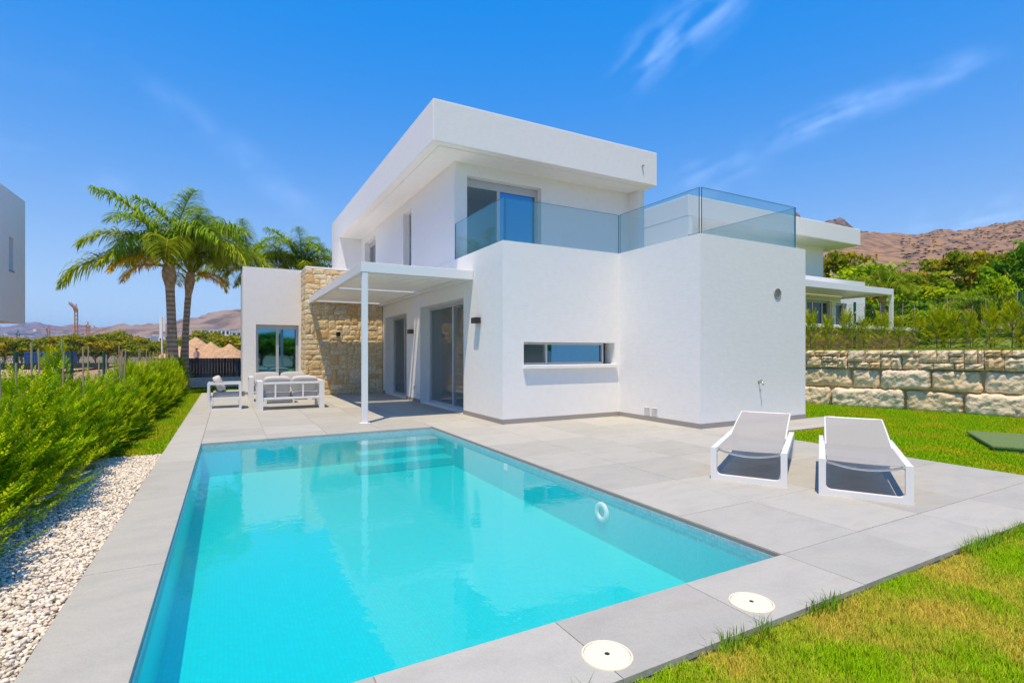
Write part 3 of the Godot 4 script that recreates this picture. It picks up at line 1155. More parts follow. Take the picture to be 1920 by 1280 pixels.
func boulder(L: float, H: float, D: float, sd: int) -> MB:
	var nz := FastNoiseLite.new()
	nz.seed = sd
	nz.frequency = 1.0
	nz.fractal_octaves = 4
	nz.fractal_gain = 0.55
	var nx := maxi(8, int(L / 0.035))
	var ny := 14
	var nd := 4
	var mb := MB.new()
	var half := Vector3(L, H, D) * 0.5
	var cache := {}
	var acc: Array[Vector3] = []
	var tris: Array = []
	var pts: Array[Vector3] = []
	var dims := [nx, ny, nd]
	var get_pt := func(i: int, j: int, k: int) -> int:
		var key := (i * 100 + j) * 100 + k
		if cache.has(key):
			return cache[key]
		var p := Vector3(2.0 * i / nx - 1.0, 2.0 * j / ny - 1.0, 2.0 * k / nd - 1.0)
		var q := p * half
		# round the edges and corners
		var rr := minf(0.11, H * 0.3)
		var inner := half - Vector3.ONE * rr
		var cl := Vector3(clampf(q.x, -inner.x, inner.x), clampf(q.y, -inner.y, inner.y), clampf(q.z, -inner.z, inner.z))
		var d := q - cl
		if d.length() > 0.0001:
			q = cl + d.normalized() * minf(d.length(), rr)
		var nn := d.normalized() if d.length() > 0.001 else Vector3(0, 0, 1)
		var w := nz.get_noise_3d(q.x * 2.0, q.y * 2.0, q.z * 2.0) * 0.05 + nz.get_noise_3d(q.x * 6.0, q.y * 8.0, q.z * 6.0 + 9.0) * 0.028 + nz.get_noise_3d(q.x * 22.0, q.y * 24.0, q.z * 22.0) * 0.018
		q += nn * w
		cache[key] = pts.size()
		pts.append(q)
		acc.append(Vector3.ZERO)
		return cache[key]
	for ax in 3:
		var a1 := (ax + 1) % 3
		var a2 := (ax + 2) % 3
		for sg in 2:
			for i in dims[a1]:
				for j in dims[a2]:
					var q := []
					for e in [[0, 0], [1, 0], [1, 1], [0, 1]]:
						var g := [0, 0, 0]
						g[ax] = dims[ax] * sg
						g[a1] = i + e[0]
						g[a2] = j + e[1]
						q.append(get_pt.call(g[0], g[1], g[2]))
					var nn := Vector3.ZERO
					nn[ax] = 2.0 * sg - 1.0
					for tr in [[q[0], q[1], q[2]], [q[0], q[2], q[3]]]:
						var fn := (pts[tr[1]] - pts[tr[0]]).cross(pts[tr[2]] - pts[tr[0]])
						if fn.dot(nn) < 0.0:
							fn = -fn
						for z in tr:
							acc[z] += fn
						tris.append([tr, nn])
	for k in pts.size():
		mb.put(pts[k], acc[k])
	for t in tris:
		mb.face(t[0][0], t[0][1], t[0][2], t[1])
	return mb


const WALL_O := Vector2(12.61, 7.72)
const WALL_U := Vector2(0.215, -0.977)
const WALL_N := Vector2(0.977, 0.215)


# A point of the retaining wall's frame: u along the wall, n behind its face.
func wp(u: float, n: float, y: float) -> Vector3:
	var q := WALL_O + WALL_U * u + WALL_N * n
	return V(q.x, y, q.y)


func wall_u(x: float) -> float:
	var s := (x - 960.0) / FOCAL
	var k := (sin(YAW) + s * cos(YAW)) / (cos(YAW) - s * sin(YAW))
	return (k * WALL_O.y - WALL_O.x) / (0.215 + 0.977 * k)


func build_retaining_wall() -> void:
	var t := thing("retaining_wall", "rough retaining wall of pale boulders topped with courses of squared stone", "wall", wp(2.0, 0, 0))
	var u3 := Vector3(WALL_U.x, 0, -WALL_U.y)
	var out := -Vector3(WALL_N.x, 0, -WALL_N.y)
	var core := MB.new()
	core.quad(wp(-6, 0.12, -0.3), wp(9, 0.12, -0.3), wp(9, 0.12, 1.26), wp(-6, 0.12, 1.26), out)
	core.quad(wp(-6, 0.12, 1.26), wp(9, 0.12, 1.26), wp(9, 0.5, 1.26), wp(-6, 0.5, 1.26), Vector3.UP)
	wpart(t, "core", core, M.mortar)
	var row1 := [-3.6, -2.2, -1.0, wall_u(1558), wall_u(1697), wall_u(1809), wall_u(1955), 5.6, 7.0]
	var row2 := [-3.2, -1.7, -0.7, wall_u(1597), wall_u(1651), wall_u(1746), wall_u(1844), wall_u(1960), 5.8, 7.2]
	var sd := 300
	for q in [[row1, -0.06, 0.42], [row2, 0.41, 0.87]]:
		var row: Array = q[0]
		for k in row.size() - 1:
			sd += 1
			var L: float = row[k + 1] - row[k] - 0.005
			var H: float = q[2] - q[1]
			var b := part(t, "boulder", boulder(L, H, 0.6, sd), M.rock[sd % 3])
			var basis := Basis(u3, Vector3.UP, out)
			basis = basis * Basis(Vector3(0, 0, 1), rng.randf_range(-0.04, 0.04))
			b.transform = Transform3D(basis, wp((row[k] + row[k + 1]) * 0.5, 0.27 + rng.randf_range(-0.07, 0.07), (q[1] + q[2]) * 0.5) - t.position)
	var blocks := rough_blocks(10, 4, 0.28, 15)
	lay_stones(t, "stone", blocks, M.ashlar, wp(-3.4, 0.1, 0.875), u3, out, ashlar_layout(10.4, 0.42, 0.14, 0.16, 0.42, 0.6, 16), 0.17, 0.012, 0.15)
	# the raised ground behind
	var g := MB.new()
	var ns := [0.5, 3.0, 8.0, 20.0, 60.0]
	var hs := [1.262, 1.262, 1.3, 1.5, 4.0]
	for k in 4:
		g.quad(wp(-60, ns[k], hs[k]), wp(40, ns[k], hs[k]), wp(40, ns[k + 1], hs[k + 1]), wp(-60, ns[k + 1], hs[k + 1]), Vector3.UP)
	structure("upper_ground", g, M.turf)


# ---------------------------------------------------------------- neighbouring houses

func build_neighbours() -> void:
	# to the left: a white storey jutting out over the plot next door
	var a := thing("neighbour_house", "white jutting upper storey with one slit window beyond the hedge", "house", V(-8.0, 0, 16.0))
	var wl := MB.new()
	wl.panel(V(-5.2, 2.07, 11.0), FF, -FX, 9.07, 3.56, 0.3, [[7.8, 1.40, 8.12, 2.30]])
	wpart(a, "wall", wl, M.plaster)
	var wb := MB.new()
	wb.box(V(-12.0, 2.07, 19.77), V(-5.5, 5.63, 20.07))
	wb.box(V(-12.0, 2.07, 11.0), V(-5.5, 5.63, 11.3))
	wpart(a, "wall", wb, M.plaster)
	var rf := MB.new()
	rf.box(V(-12.0, 5.35, 11.3), V(-5.5, 5.55, 19.77))
	wpart(a, "roof", rf, M.plaster)
	var fl := MB.new()
	fl.box(V(-12.0, 2.075, 11.3), V(-5.5, 2.3, 19.77))
	wpart(a, "floor_slab", fl, M.plaster)
	var lo := MB.new()
	lo.box(V(-12.0, -1.4, 8.0), V(-8.6, 2.07, 13.5))
	wpart(a, "lower_wall", lo, M.plaster)
	window(a, "window", V(-5.36, 3.47, 18.8), FF, -FX, 0.32, 0.90, 0.03, [0.0, 1.0], [M.solar_green])
	var sl := MB.new()
	sl.box(V(-5.4, 3.44, 18.78), V(-5.17, 3.468, 19.14))
	wpart(a, "window_sill", sl, M.skirting)

	# to the right, on the higher plot: a house like this one
	var b := thing("neighbour_house", "white flat-roofed house with deep roof edge behind the roof terrace glass", "house", V(21, 1.3, 15))
	var roof := MB.new()
	roof.cbox(V(17.04, 7.02, 15.65), V(30.1, 7.9, 24.0), 0.02)
	wpart(b, "roof", roof, M.plaster)
	var up := MB.new()
	up.panel(V(17.9, 4.3, 16.9), FX, FF, 10.9, 2.72, 0.3, [[1.6, 0.3, 3.6, 2.2]])
	wpart(b, "wall", up, M.plaster)
	window(b, "window", V(19.5, 4.6, 17.05), FX, FF, 2.0, 1.9, 0.07, [0.0, 0.5, 1.0], [M.solar_green, M.solar_green])
	var us := MB.new()
	us.box(V(17.9, 4.3, 17.2), V(18.2, 7.02, 23.5))
	us.box(V(28.5, 4.3, 17.2), V(28.8, 7.02, 23.5))
	wpart(b, "wall", us, M.plaster)
	var fin := MB.new()
	fin.box(V(17.05, 4.3, 15.66), V(17.28, 7.02, 23.9))
	wpart(b, "fin_wall", fin, M.plaster)
	var lw := MB.new()
	lw.panel(V(15.0, 1.1, 12.5), FX, FF, 9.4, 3.2, 0.3, [[5.2, 0.3, 6.9, 2.25], [7.2, 0.3, 8.0, 2.2]])
	wpart(b, "wall", lw, M.plaster)
	var ls := MB.new()
	ls.box(V(24.1, 1.1, 12.8), V(24.4, 4.3, 18.0))
	ls.box(V(15.0, 4.1, 12.8), V(24.1, 4.3, 18.0))
	wpart(b, "wall", ls, M.plaster)
	window(b, "glazed_door", V(20.2, 1.4, 12.65), FX, FF, 1.7, 1.95, 0.08, [0.0, 0.75, 1.0], [M.dark_glass, M.dark_glass])
	window(b, "glazed_door", V(22.2, 1.4, 12.65), FX, FF, 0.8, 1.9, 0.08, [0.0, 1.0], [M.dark_glass])
	var chim := MB.new()
	chim.cbox(V(18.2, 7.9, 20.6), V(19.3, 8.35, 21.4), 0.02)
	wpart(b, "chimney", chim, M.plaster)

	var p := thing("pergola", "white pergola on thin posts in front of the neighbouring house", "pergola", V(20, 1.3, 11.5))
	for q in [[V(16.0, 3.45, 10.5), V(22.5, 3.68, 10.62)], [V(22.38, 3.45, 10.62), V(22.5, 3.68, 12.49)], [V(16.0, 3.45, 12.37), V(22.38, 3.68, 12.49)]]:
		var bm := MB.new()
		bm.cbox(q[0], q[1], 0.006)
		wpart(p, "beam", bm, M.white_metal)
	for k in 9:
		var s := MB.new()
		s.box(V(16.0, 3.56, 10.63 + 0.193 * k), V(22.37, 3.60, 10.81 + 0.193 * k))
		wpart(p, "slat", s, M.white_metal)
	var po := MB.new()
	po.cbox(V(22.38, 1.25, 10.5), V(22.5, 3.45, 10.62), 0.006)
	wpart(p, "post", po, M.white_metal)
	var lamp := thing("wall_lamp", "black box lamp on the neighbouring house's white wall", "lamp", V(23.7, 2.45, 12.5))
	var lb := MB.new()
	lb.cbox(Vector3(-0.16, -0.07, 0.0), Vector3(0.16, 0.07, 0.14), 0.005)
	part(lamp, "housing", lb, M.lamp_black)
	var lk := MB.new()
	lk.box(Vector3(-0.1, -0.04, -0.01), Vector3(0.1, 0.04, 0.0))
	part(lamp, "bracket", lk, M.lamp_black)
	var gw := thing("garden_wall", "low brown garden wall with white coping in front of the neighbouring house's pergola", "wall", V(20, 1.25, 9.4))
	var g1 := MB.new()
	g1.box(V(13.8, 1.2, 9.3), V(21.5, 2.0, 9.5))
	wpart(gw, "wall", g1, M.terracotta)
	var g2 := MB.new()
	g2.cbox(V(13.8, 2.0, 9.25), V(21.5, 2.1, 9.55), 0.01)
	wpart(gw, "coping", g2, M.plaster)


# ---------------------------------------------------------------- hills, town, building site

func hill(called: String, prof: Array, d_ridge: float, d_base: float, base_y: float, m: Material, rough: float, sd: int, cols := 130, rows := 26) -> void:
	var nz := FastNoiseLite.new()
	nz.seed = sd
	nz.frequency = 5.0 / d_ridge
	nz.fractal_octaves = 6
	var mb := MB.new()
	var pts: Array = []
	var x0: float = prof[0][0]
	var x1: float = prof[-1][0]
	for i in cols + 1:
		var x := lerpf(x0, x1, float(i) / cols)
		var y: float = prof[-1][1]
		for k in prof.size() - 1:
			if x >= prof[k][0] and x <= prof[k + 1][0]:
				y = lerpf(prof[k][1], prof[k + 1][1], smoothstep(0.0, 1.0, (x - prof[k][0]) / (prof[k + 1][0] - prof[k][0])) * 0.5 + 0.5 * (x - prof[k][0]) / (prof[k + 1][0] - prof[k][0]))
		var line := []
		for j in rows + 5:
			var t := float(j) / rows
			var d := lerpf(d_base, d_ridge, t)
			var top := px(x, y, d_ridge)
			var q := px(x, 660, d)
			var hh := lerpf(base_y, top.y, pow(minf(t, 1.0), 1.15))
			if t > 1.0:
				hh = top.y - (t - 1.0) * (d_ridge - d_base) * 0.5
			var w := 1.0 - absf(nz.get_noise_2d(q.x, q.z)) * 2.0
			hh += w * rough * (top.y - base_y) * minf(t, 1.0) * (1.0 if t < 1.0 else 0.3) - rough * 0.5 * (top.y - base_y) * minf(t, 1.0)
			line.append(Vector3(q.x, hh, q.z))
		pts.append(line)
	var nr := rows + 5
	for i in cols + 1:
		for j in nr:
			var a: Vector3 = pts[mini(i + 1, cols)][j] - pts[maxi(i - 1, 0)][j]
			var b: Vector3 = pts[i][mini(j + 1, nr - 1)] - pts[i][maxi(j - 1, 0)]
			var nn := a.cross(b).normalized()
			mb.put(pts[i][j], nn if nn.y > 0 else -nn)
	for i in cols:
		for j in nr - 1:
			var a := i * nr + j
			mb.face(a, a + nr, a + nr + 1, Vector3.UP)
			mb.face(a, a + nr + 1, a + 1, Vector3.UP)
	structure(called, mb, m)


func beam_between(mb: MB, a: Vector3, b: Vector3, r: float) -> void:
	mb.tube([a, b], [r, r], 4)


func lattice(a: Vector3, b: Vector3, w: float, r: float, bays: int) -> MB:
	var mb := MB.new()
	var d := (b - a).normalized()
	var s := d.cross(Vector3.UP if absf(d.y) < 0.9 else Vector3.RIGHT).normalized() * w * 0.5
	var t := d.cross(s).normalized() * w * 0.5
	var cs := [s + t, s - t, -s - t, -s + t]
	for q in cs:
		beam_between(mb, a + q, b + q, r)
	for k in bays:
		var p: Vector3 = a.lerp(b, float(k) / bays)
		var e: Vector3 = a.lerp(b, float(k + 1) / bays)
		for j in 4:
			beam_between(mb, p + cs[j], e + cs[(j + 1) % 4], r * 0.6)
	return mb


func crane(label: String, x: float, y: float, d: float, jib_end: Vector3, counter: float, m: Material, w: float) -> void:
	var top := px(x, y, d)
	var foot := Vector3(top.x, -1.3, top.z)
	var t := thing("tower_crane", label, "crane", foot, 0.0, "tower cranes over the building sites")
	wpart(t, "mast", lattice(foot, top, w, w * 0.13, 12), m)
	var end := Vector3(jib_end.x, top.y, jib_end.z)
	var dir := (end - top).normalized()
	wpart(t, "jib", lattice(top + dir * w * 0.6, end, w * 0.7, w * 0.1, 10), m)
	var back := top - dir * counter
	wpart(t, "counter_jib", lattice(top - dir * w * 0.6, back, w * 0.6, w * 0.1, 4), m)
	var cw := MB.new()
	cw.xf = Transform3D(Basis.looking_at(dir, Vector3.UP), back)
	cw.cbox(Vector3(-w * 0.4, -w * 1.1, -w * 0.8), Vector3(w * 0.4, w * 0.2, w * 0.8), w * 0.05)
	wpart(t, "counterweight", cw, M.concrete)
	var apex := top + Vector3.UP * w * 2.6
	var ap := MB.new()
	for q in [Vector3(w, 0, w), Vector3(-w, 0, w), Vector3(w, 0, -w), Vector3(-w, 0, -w)]:
		beam_between(ap, top + q * 0.45, apex, w * 0.11)
	beam_between(ap, apex, top + dir * top.distance_to(end) * 0.7, w * 0.05)
	beam_between(ap, apex, back, w * 0.05)
	wpart(t, "apex", ap, m)
	var cab := MB.new()
	cab.cbox(top + Vector3(-w * 0.9, -w * 0.6, -w * 0.5), top + Vector3(-w * 0.5, w * 0.5, w * 0.5), w * 0.05)
	wpart(t, "cab", cab, M.town_glass)


func town_block(label: String, x0: float, x1: float, ytop: float, d: float, floors: int, cols: int, deep: float) -> void:
	var a := px(x0, ytop, d)
	var b := px(x1, ytop, d)
	var L := Vector2(b.x - a.x, b.z - a.z).length()
	var H := a.y + 1.3
	var t := thing("town_building", label, "building", Vector3((a.x + b.x) * 0.5, -1.3, (a.z + b.z) * 0.5), -YAW)
	var w := MB.new()
	w.box(Vector3(-L * 0.5, 0, -deep), Vector3(L * 0.5, H, 0))
	part(t, "wall", w, M.town)
	var r := MB.new()
	r.box(Vector3(-L * 0.5 - 0.3, H, -deep - 0.3), Vector3(L * 0.5 + 0.3, H + 0.4, 0.3))
	part(t, "roof", r, M.town)
	var fh := H / floors
	for j in floors:
		for i in cols:
			var cw := L / cols
			var g := MB.new()
			var cx := -L * 0.5 + cw * (i + 0.5)
			g.box(Vector3(cx - cw * 0.3, fh * (j + 0.25), -0.1), Vector3(cx + cw * 0.3, fh * (j + 0.8), 0.05))
			part(t, "window", g, M.town_glass)
		if j > 0:
			var bl := MB.new()
			bl.box(Vector3(-L * 0.5, fh * j, 0.0), Vector3(L * 0.5, fh * (j + 0.22), 1.2))
			part(t, "balcony", bl, M.town)


func build_landscape() -> void:
	hill("distant_mountains", [[-500, 622], [-250, 612], [-100, 606], [0, 611], [45, 605], [70, 603], [95, 606], [115, 609], [126, 606], [142, 609], [200, 612], [300, 613], [420, 612], [700, 600]], 3000, 2000, -5, M.far_hill, 0.16, 61)
	hill("brown_hill", [[60, 648], [120, 634], [165, 622], [200, 614], [225, 610], [260, 609], [300, 604], [330, 598], [355, 594], [400, 588], [447, 581], [520, 572], [640, 562], [800, 558]], 900, 420, -2, M.far_hill, 0.22, 62)
	hill("rocky_peak", [[1380, 430], [1500, 405], [1560, 412], [1600, 418], [1622, 428], [1645, 434], [1700, 446], [1760, 470]], 560, 440, 20, M.hill_rocky, 0.15, 63)
	hill("dry_hillside", [[1250, 500], [1380, 468], [1480, 450], [1560, 440], [1613, 434], [1660, 439], [1700, 441], [1740, 436], [1780, 430], [1830, 427], [1880, 418], [1920, 410], [2000, 392], [2150, 368], [2500, 350]], 430, 75, 3, M.hill, 0.05, 64, 170, 40)
	scrub()
	crane("orange tower crane with jib swung towards the garden", 142, 580, 350, px(130, 570, 303), 9.0, M.crane, 1.5)
	crane("orange-brown tower crane with long level jib", 90, 618, 500, px(200, 618, 510), 11.0, M.crane, 1.8)
	crane("short yellow-orange tower crane with jib to one side", 164, 611, 420, px(136, 611, 425), 6.0, M.crane, 1.5)
	crane("grey-blue distant tower crane beside a white building", 33, 626, 640, px(64, 626, 650), 11.0, M.crane_grey, 2.2)
	town_block("low white building with a dark window row beyond the pines", 20, 60, 637, 480, 2, 6, 10)
	town_block("small white house beneath the short crane", 157, 186, 634, 320, 3, 4, 8)
	town_block("cluster house of pale stone beside the palm trunks", 252, 282, 632, 380, 3, 4, 8)
	town_block("pale house with shaded window row next to the tall sign", 286, 318, 629, 390, 3, 3, 8)
	town_block("long white apartment block with terraces above the sand heap", 362, 430, 618, 450, 4, 9, 14)
	town_block("beige apartment block beside the long white one", 434, 470, 622, 300, 4, 4, 12)
	# sand heap
	var nz := FastNoiseLite.new()
	nz.seed = 70
	nz.frequency = 0.35
	nz.fractal_octaves = 5
	var peaks := [[366, 632, 60, 3.0], [396, 641, 60, 2.2], [430, 644, 61, 2.6], [345, 652, 58, 2.2], [312, 664, 58, 3.0]]
	var o := px(385, 660, 60)
	o.y = -1.3
	var right := Vector3(cos(YAW), 0, sin(YAW))
	var deep := Vector3(sin(YAW), 0, -cos(YAW))
	var heap := MB.new()
	var nu := 64
	var nv := 40
	var grid := []
	for i in nu + 1:
		var line := []
		for j in nv + 1:
			var q := o + right * lerpf(-9.0, 8.0, float(i) / nu) + deep * lerpf(-6.0, 6.0, float(j) / nv)
			var h := 0.0
			for p in peaks:
				var c := px(p[0], p[1], p[2])
				var dist := Vector2(q.x - c.x, q.z - c.z).length()
				h = maxf(h, (c.y + 1.3) * (1.0 - dist / (p[3] * 1.75)) + 0.15)
			q.y = -1.35 + maxf(h, 0.0) + (nz.get_noise_2d(q.x * 3.0, q.z * 3.0) * 0.28 + nz.get_noise_2d(q.x * 0.8, q.z * 0.8) * 0.4 if h > 0.0 else 0.0)
			line.append(q)
		grid.append(line)
	for i in nu + 1:
		for j in nv + 1:
			var a: Vector3 = grid[mini(i + 1, nu)][j] - grid[maxi(i - 1, 0)][j]
			var b: Vector3 = grid[i][mini(j + 1, nv)] - grid[i][maxi(j - 1, 0)]
			var nn := a.cross(b).normalized()
			heap.put(grid[i][j], nn if nn.y > 0 else -nn)
	for i in nu:
		for j in nv:
			var a := i * (nv + 1) + j
			heap.face(a, a + nv + 1, a + nv + 2, Vector3.UP)
			heap.face(a, a + nv + 2, a + 1, Vector3.UP)
	var hp := part(self, "sand_heap", heap, M.sand)
	meta(hp, "big heap of orange-brown sand beyond the dark slat fence", "sand heap")
	# bare earth bank and yard beyond the hedge
	var bank := MB.new()
	var steps := [[-2.62, -0.35], [-4.5, 0.0], [-8.0, 0.18], [-11.0, -0.2], [-14.0, -1.32]]
	for k in steps.size() - 1:
		bank.quad(V(steps[k][0], steps[k][1], 2.0), V(steps[k + 1][0], steps[k + 1][1], 2.0), V(steps[k + 1][0] - 9.0, steps[k + 1][1], 60.0), V(steps[k][0], steps[k][1], 60.0), Vector3.UP)
	structure("earth_bank", bank, M.sand)
	# tall sign on a pole
	var sp := px(303, 660, 62)
	var sg := thing("tall_sign", "tall white pole with a narrow banner beside the palm trunks", "sign", Vector3(sp.x, -1.3, sp.z), -YAW)
	var pole := MB.new()
	pole.tube([Vector3(0, 0, 0), Vector3(0, 6.8, 0)], [0.09, 0.07], 8)
	part(sg, "pole", pole, M.white_metal)
	var ban := MB.new()
	ban.box(Vector3(0.12, 5.0, -0.02), Vector3(0.42, 6.7, 0.02))
	part(sg, "banner", ban, M.concrete)
	var stp := MB.new()
	stp.box(Vector3(-0.28, 4.2, -0.03), Vector3(-0.08, 6.8, 0.03))
	part(sg, "panel", stp, M.white_metal)
	# blue container
	var bc := px(73, 660, 46)
	var ct := thing("site_container", "blue ribbed metal container on the bare ground beyond the fence", "container", Vector3(bc.x, -1.3, bc.z), -YAW)
	var cb := MB.new()
	cb.box(Vector3(-1.35, 0.1, -2.4), Vector3(1.35, 2.45, 0.0))
	part(ct, "body", cb, M.blue)
	for k in 12:
		var rb := MB.new()
		rb.box(Vector3(-1.3 + 0.225 * k, 0.2, 0.0), Vector3(-1.2 + 0.225 * k, 2.3, 0.04))
		part(ct, "rib", rb, M.blue)
	var cr := MB.new()
	cr.cbox(Vector3(-1.4, 2.45, -2.45), Vector3(1.4, 2.55, 0.06), 0.01)
	cr.cbox(Vector3(-1.4, 0.0, -2.45), Vector3(1.4, 0.1, 0.06), 0.01)
	part(ct, "rail", cr, M.blue)
	# dark site screen
	var s0 := px(-40, 660, 33)
	var s1 := px(205, 660, 36)
	var sf := thing("site_screen", "low dark green mesh screen fence on the site beyond the hedge", "fence", Vector3((s0.x + s1.x) * 0.5, -0.6, (s0.z + s1.z) * 0.5))
	for k in 6:
		var a := s0.lerp(s1, k / 6.0)
		var b := s0.lerp(s1, (k + 0.97) / 6.0)
		var w := MB.new()
		var nn := (b - a).cross(Vector3.UP).normalized() * 0.02
		a.y = -1.0
		b.y = -1.0
		var h := Vector3(0, 1.52, 0)
		w.quad(a + nn, b + nn, b + h + nn, a + h + nn, nn)
		w.quad(a - nn, b - nn, b + h - nn, a + h - nn, -nn)
		w.quad(a + h + nn, b + h + nn, b + h - nn, a + h - nn, Vector3.UP)
		wpart(sf, "screen_panel", w, M.screen)
		var po := MB.new()
		po.tube([a - Vector3(0, 0.4, 0), a + h + Vector3(0, 0.1, 0)], [0.04, 0.04], 6)
		wpart(sf, "post", po, M.green_paint)


# Low dark scrub dotted over the dry hillside.
func scrub() -> void:
	var r := RandomNumberGenerator.new()
	r.seed = 640
	var mb := MB.new()
	mb.colored = true
	for k in 26:
		var e := Vector3(r.randfn() * 0.5, absf(r.randfn()) * 0.4, r.randfn() * 0.5).limit_length(1.0)
		var nn := (e + Vector3(r.randf_range(-0.5, 0.5), 0.6, r.randf_range(-0.5, 0.5))).normalized()
		var a := nn.cross(Vector3(r.randf_range(-1, 1), r.randf_range(-1, 1), r.randf_range(-1, 1))).normalized() * 0.4
		var b := nn.cross(a) * 0.6
		var c := r.randf_range(0.7, 1.3)
		mb.col = Color(c, c, c)
		mb.quad(e - a, e + b, e + a, e - b, nn)
	var hill_node: MeshInstance3D = get_node("dry_hillside")
	var v: PackedVector3Array = hill_node.mesh.surface_get_arrays(0)[Mesh.ARRAY_VERTEX]
	var nr := 45
	var mm := MultiMesh.new()
	mm.transform_format = MultiMesh.TRANSFORM_3D
	mm.use_colors = true
	mm.mesh = mb.mesh()
	mm.instance_count = 2000
	for k in 2000:
		var i := r.randi_range(60, 168)
		var j := r.randi_range(6, 39)
		var q := v[i * nr + j].lerp(v[(i + 1) * nr + j], r.randf()).lerp(v[i * nr + j + 1], r.randf())
		var s := r.randf_range(0.4, 1.3)
		mm.set_instance_transform(k, Transform3D(Basis(Vector3.UP, r.randf() * TAU).scaled(Vector3(s, s * 0.8, s)), q))
		var g := Color(0.07, 0.075, 0.025).lerp(Color(0.16, 0.12, 0.05), r.randf())
		mm.set_instance_color(k, g)
	var o := MultiMeshInstance3D.new()
	o.name = "hillside_scrub"
	o.multimesh = mm
	o.material_override = M.grass
	add_child(o)
	meta(o, "low dark scrub dotted over the dry hillside", "scrub", "", "stuff")


# ---------------------------------------------------------------- furniture

# A soft box: a cube whose corners and edges are rounded by the exponent e.
func soft_box(size: Vector3, e: float, n := 8, sag := 0.0) -> MB:
	var mb := MB.new()
	var h := size * 0.5
	for ax in 3:
		var a1 := (ax + 1) % 3
		var a2 := (ax + 2) % 3
		for sg in [-1.0, 1.0]:
			var base := mb.v.size()
			for i in n + 1:
				for j in n + 1:
					var p := Vector3.ZERO
					p[ax] = sg
					p[a1] = sin((2.0 * i / n - 1.0) * PI * 0.5)
					p[a2] = sin((2.0 * j / n - 1.0) * PI * 0.5)
					var l := pow(pow(absf(p.x), e) + pow(absf(p.y), e) + pow(absf(p.z), e), 1.0 / e)
					p /= l
					var nn := Vector3(signf(p.x) * pow(absf(p.x), e - 1.0) / h.x, signf(p.y) * pow(absf(p.y), e - 1.0) / h.y, signf(p.z) * pow(absf(p.z), e - 1.0) / h.z)
					var q := p * h
					q.y += sag * (1.0 - p.x * p.x) * maxf(p.y, 0.0)
					mb.put(q, nn.normalized())
			var fn := Vector3.ZERO
			fn[ax] = sg
			for i in n:
				for j in n:
					var a := base + i * (n + 1) + j
					mb.face(a, a + n + 1, a + n + 2, fn)
					mb.face(a, a + n + 2, a + 1, fn)
	return mb


func bar(parent: Node, called: String, lo: Vector3, hi: Vector3, ch := 0.004) -> MeshInstance3D:
	var b := MB.new()
	b.cbox(lo, hi, ch)
	return part(parent, called, b, M.white_metal)


# Frame axes: x across, back at z = 0, front at +z.
func sofa_frame(label: String, at: Vector3, yaw: float, W: float) -> Node3D:
	var t := thing("garden_sofa", label, "sofa", at, yaw, "white garden sofas")
	var hw := W * 0.5
	for s in [-1.0, 1.0]:
		var arm := MB.new()
		var x0: float = s * hw - (0.11 if s > 0 else 0.0)
		arm.prism(PackedVector2Array([Vector2(0, 0), Vector2(0.09, 0), Vector2(0.09, 0.54), Vector2(0.64, 0.54), Vector2(0.64, 0), Vector2(0.73, 0), Vector2(0.73, 0.62), Vector2(0, 0.62)]), Vector3(x0, 0, 0), Vector3(0, 0, 1), Vector3.UP, Vector3(0.11, 0, 0))
		part(t, "arm", arm, M.white_metal)
	bar(t, "back_rail", Vector3(-hw + 0.111, 0.555, 0.01), Vector3(hw - 0.111, 0.60, 0.06))
	bar(t, "back_rail", Vector3(-hw + 0.111, 0.22, 0.01), Vector3(hw - 0.111, 0.27, 0.06))
	for k in [-0.17, 0.24]:
		bar(t, "spindle", Vector3(k * W - 0.018, 0.271, 0.015), Vector3(k * W + 0.018, 0.554, 0.05))
	bar(t, "seat_frame", Vector3(-hw + 0.111, 0.22, 0.061), Vector3(hw - 0.111, 0.26, 0.72))
	return t


func cushions(of: Node3D, where: String, W: float, n: int, seat: float, lean := 0.25) -> void:
	var cw := W / n
	for k in n:
		var x := -W * 0.5 + cw * (k + 0.5)
		var sc := thing("seat_cushion", "thick grey seat cushion on the " + where, "cushion", of.transform * Vector3(x, seat, 0.41), of.rotation.y, "seat cushions of the garden seats")
		var sm := soft_box(Vector3(cw - 0.012, 0.12, 0.62), 9.0)
		part(sc, "pad", sm, M.seat_fabric).position = Vector3(0, 0.06, 0)
		var pip := MB.new()
		pip.box(Vector3(-cw * 0.5 + 0.02, 0.055, 0.308), Vector3(cw * 0.5 - 0.02, 0.064, 0.313))
		part(sc, "piping", pip, M.cushion)
		var bc := thing("back_cushion", "plump pale grey back cushion leaning on the " + where, "cushion", of.transform * Vector3(x, seat + 0.12, 0.20), of.rotation.y, "back cushions of the garden seats")
		var bm := soft_box(Vector3(cw - 0.02, 0.34, 0.16), 5.5, 10, 0.015)
		var bo := part(bc, "pad", bm, M.cushion)
		bo.position = Vector3(0, 0.16, 0.02)
		bo.rotation.x = -lean
		var pp := MB.new()
		pp.box(Vector3(-cw * 0.5 + 0.06, 0.10, 0.065), Vector3(cw * 0.5 - 0.06, 0.108, 0.078))
		var po := part(bc, "seam", pp, M.cushion)
		po.position = Vector3(0, 0.03, 0.0)


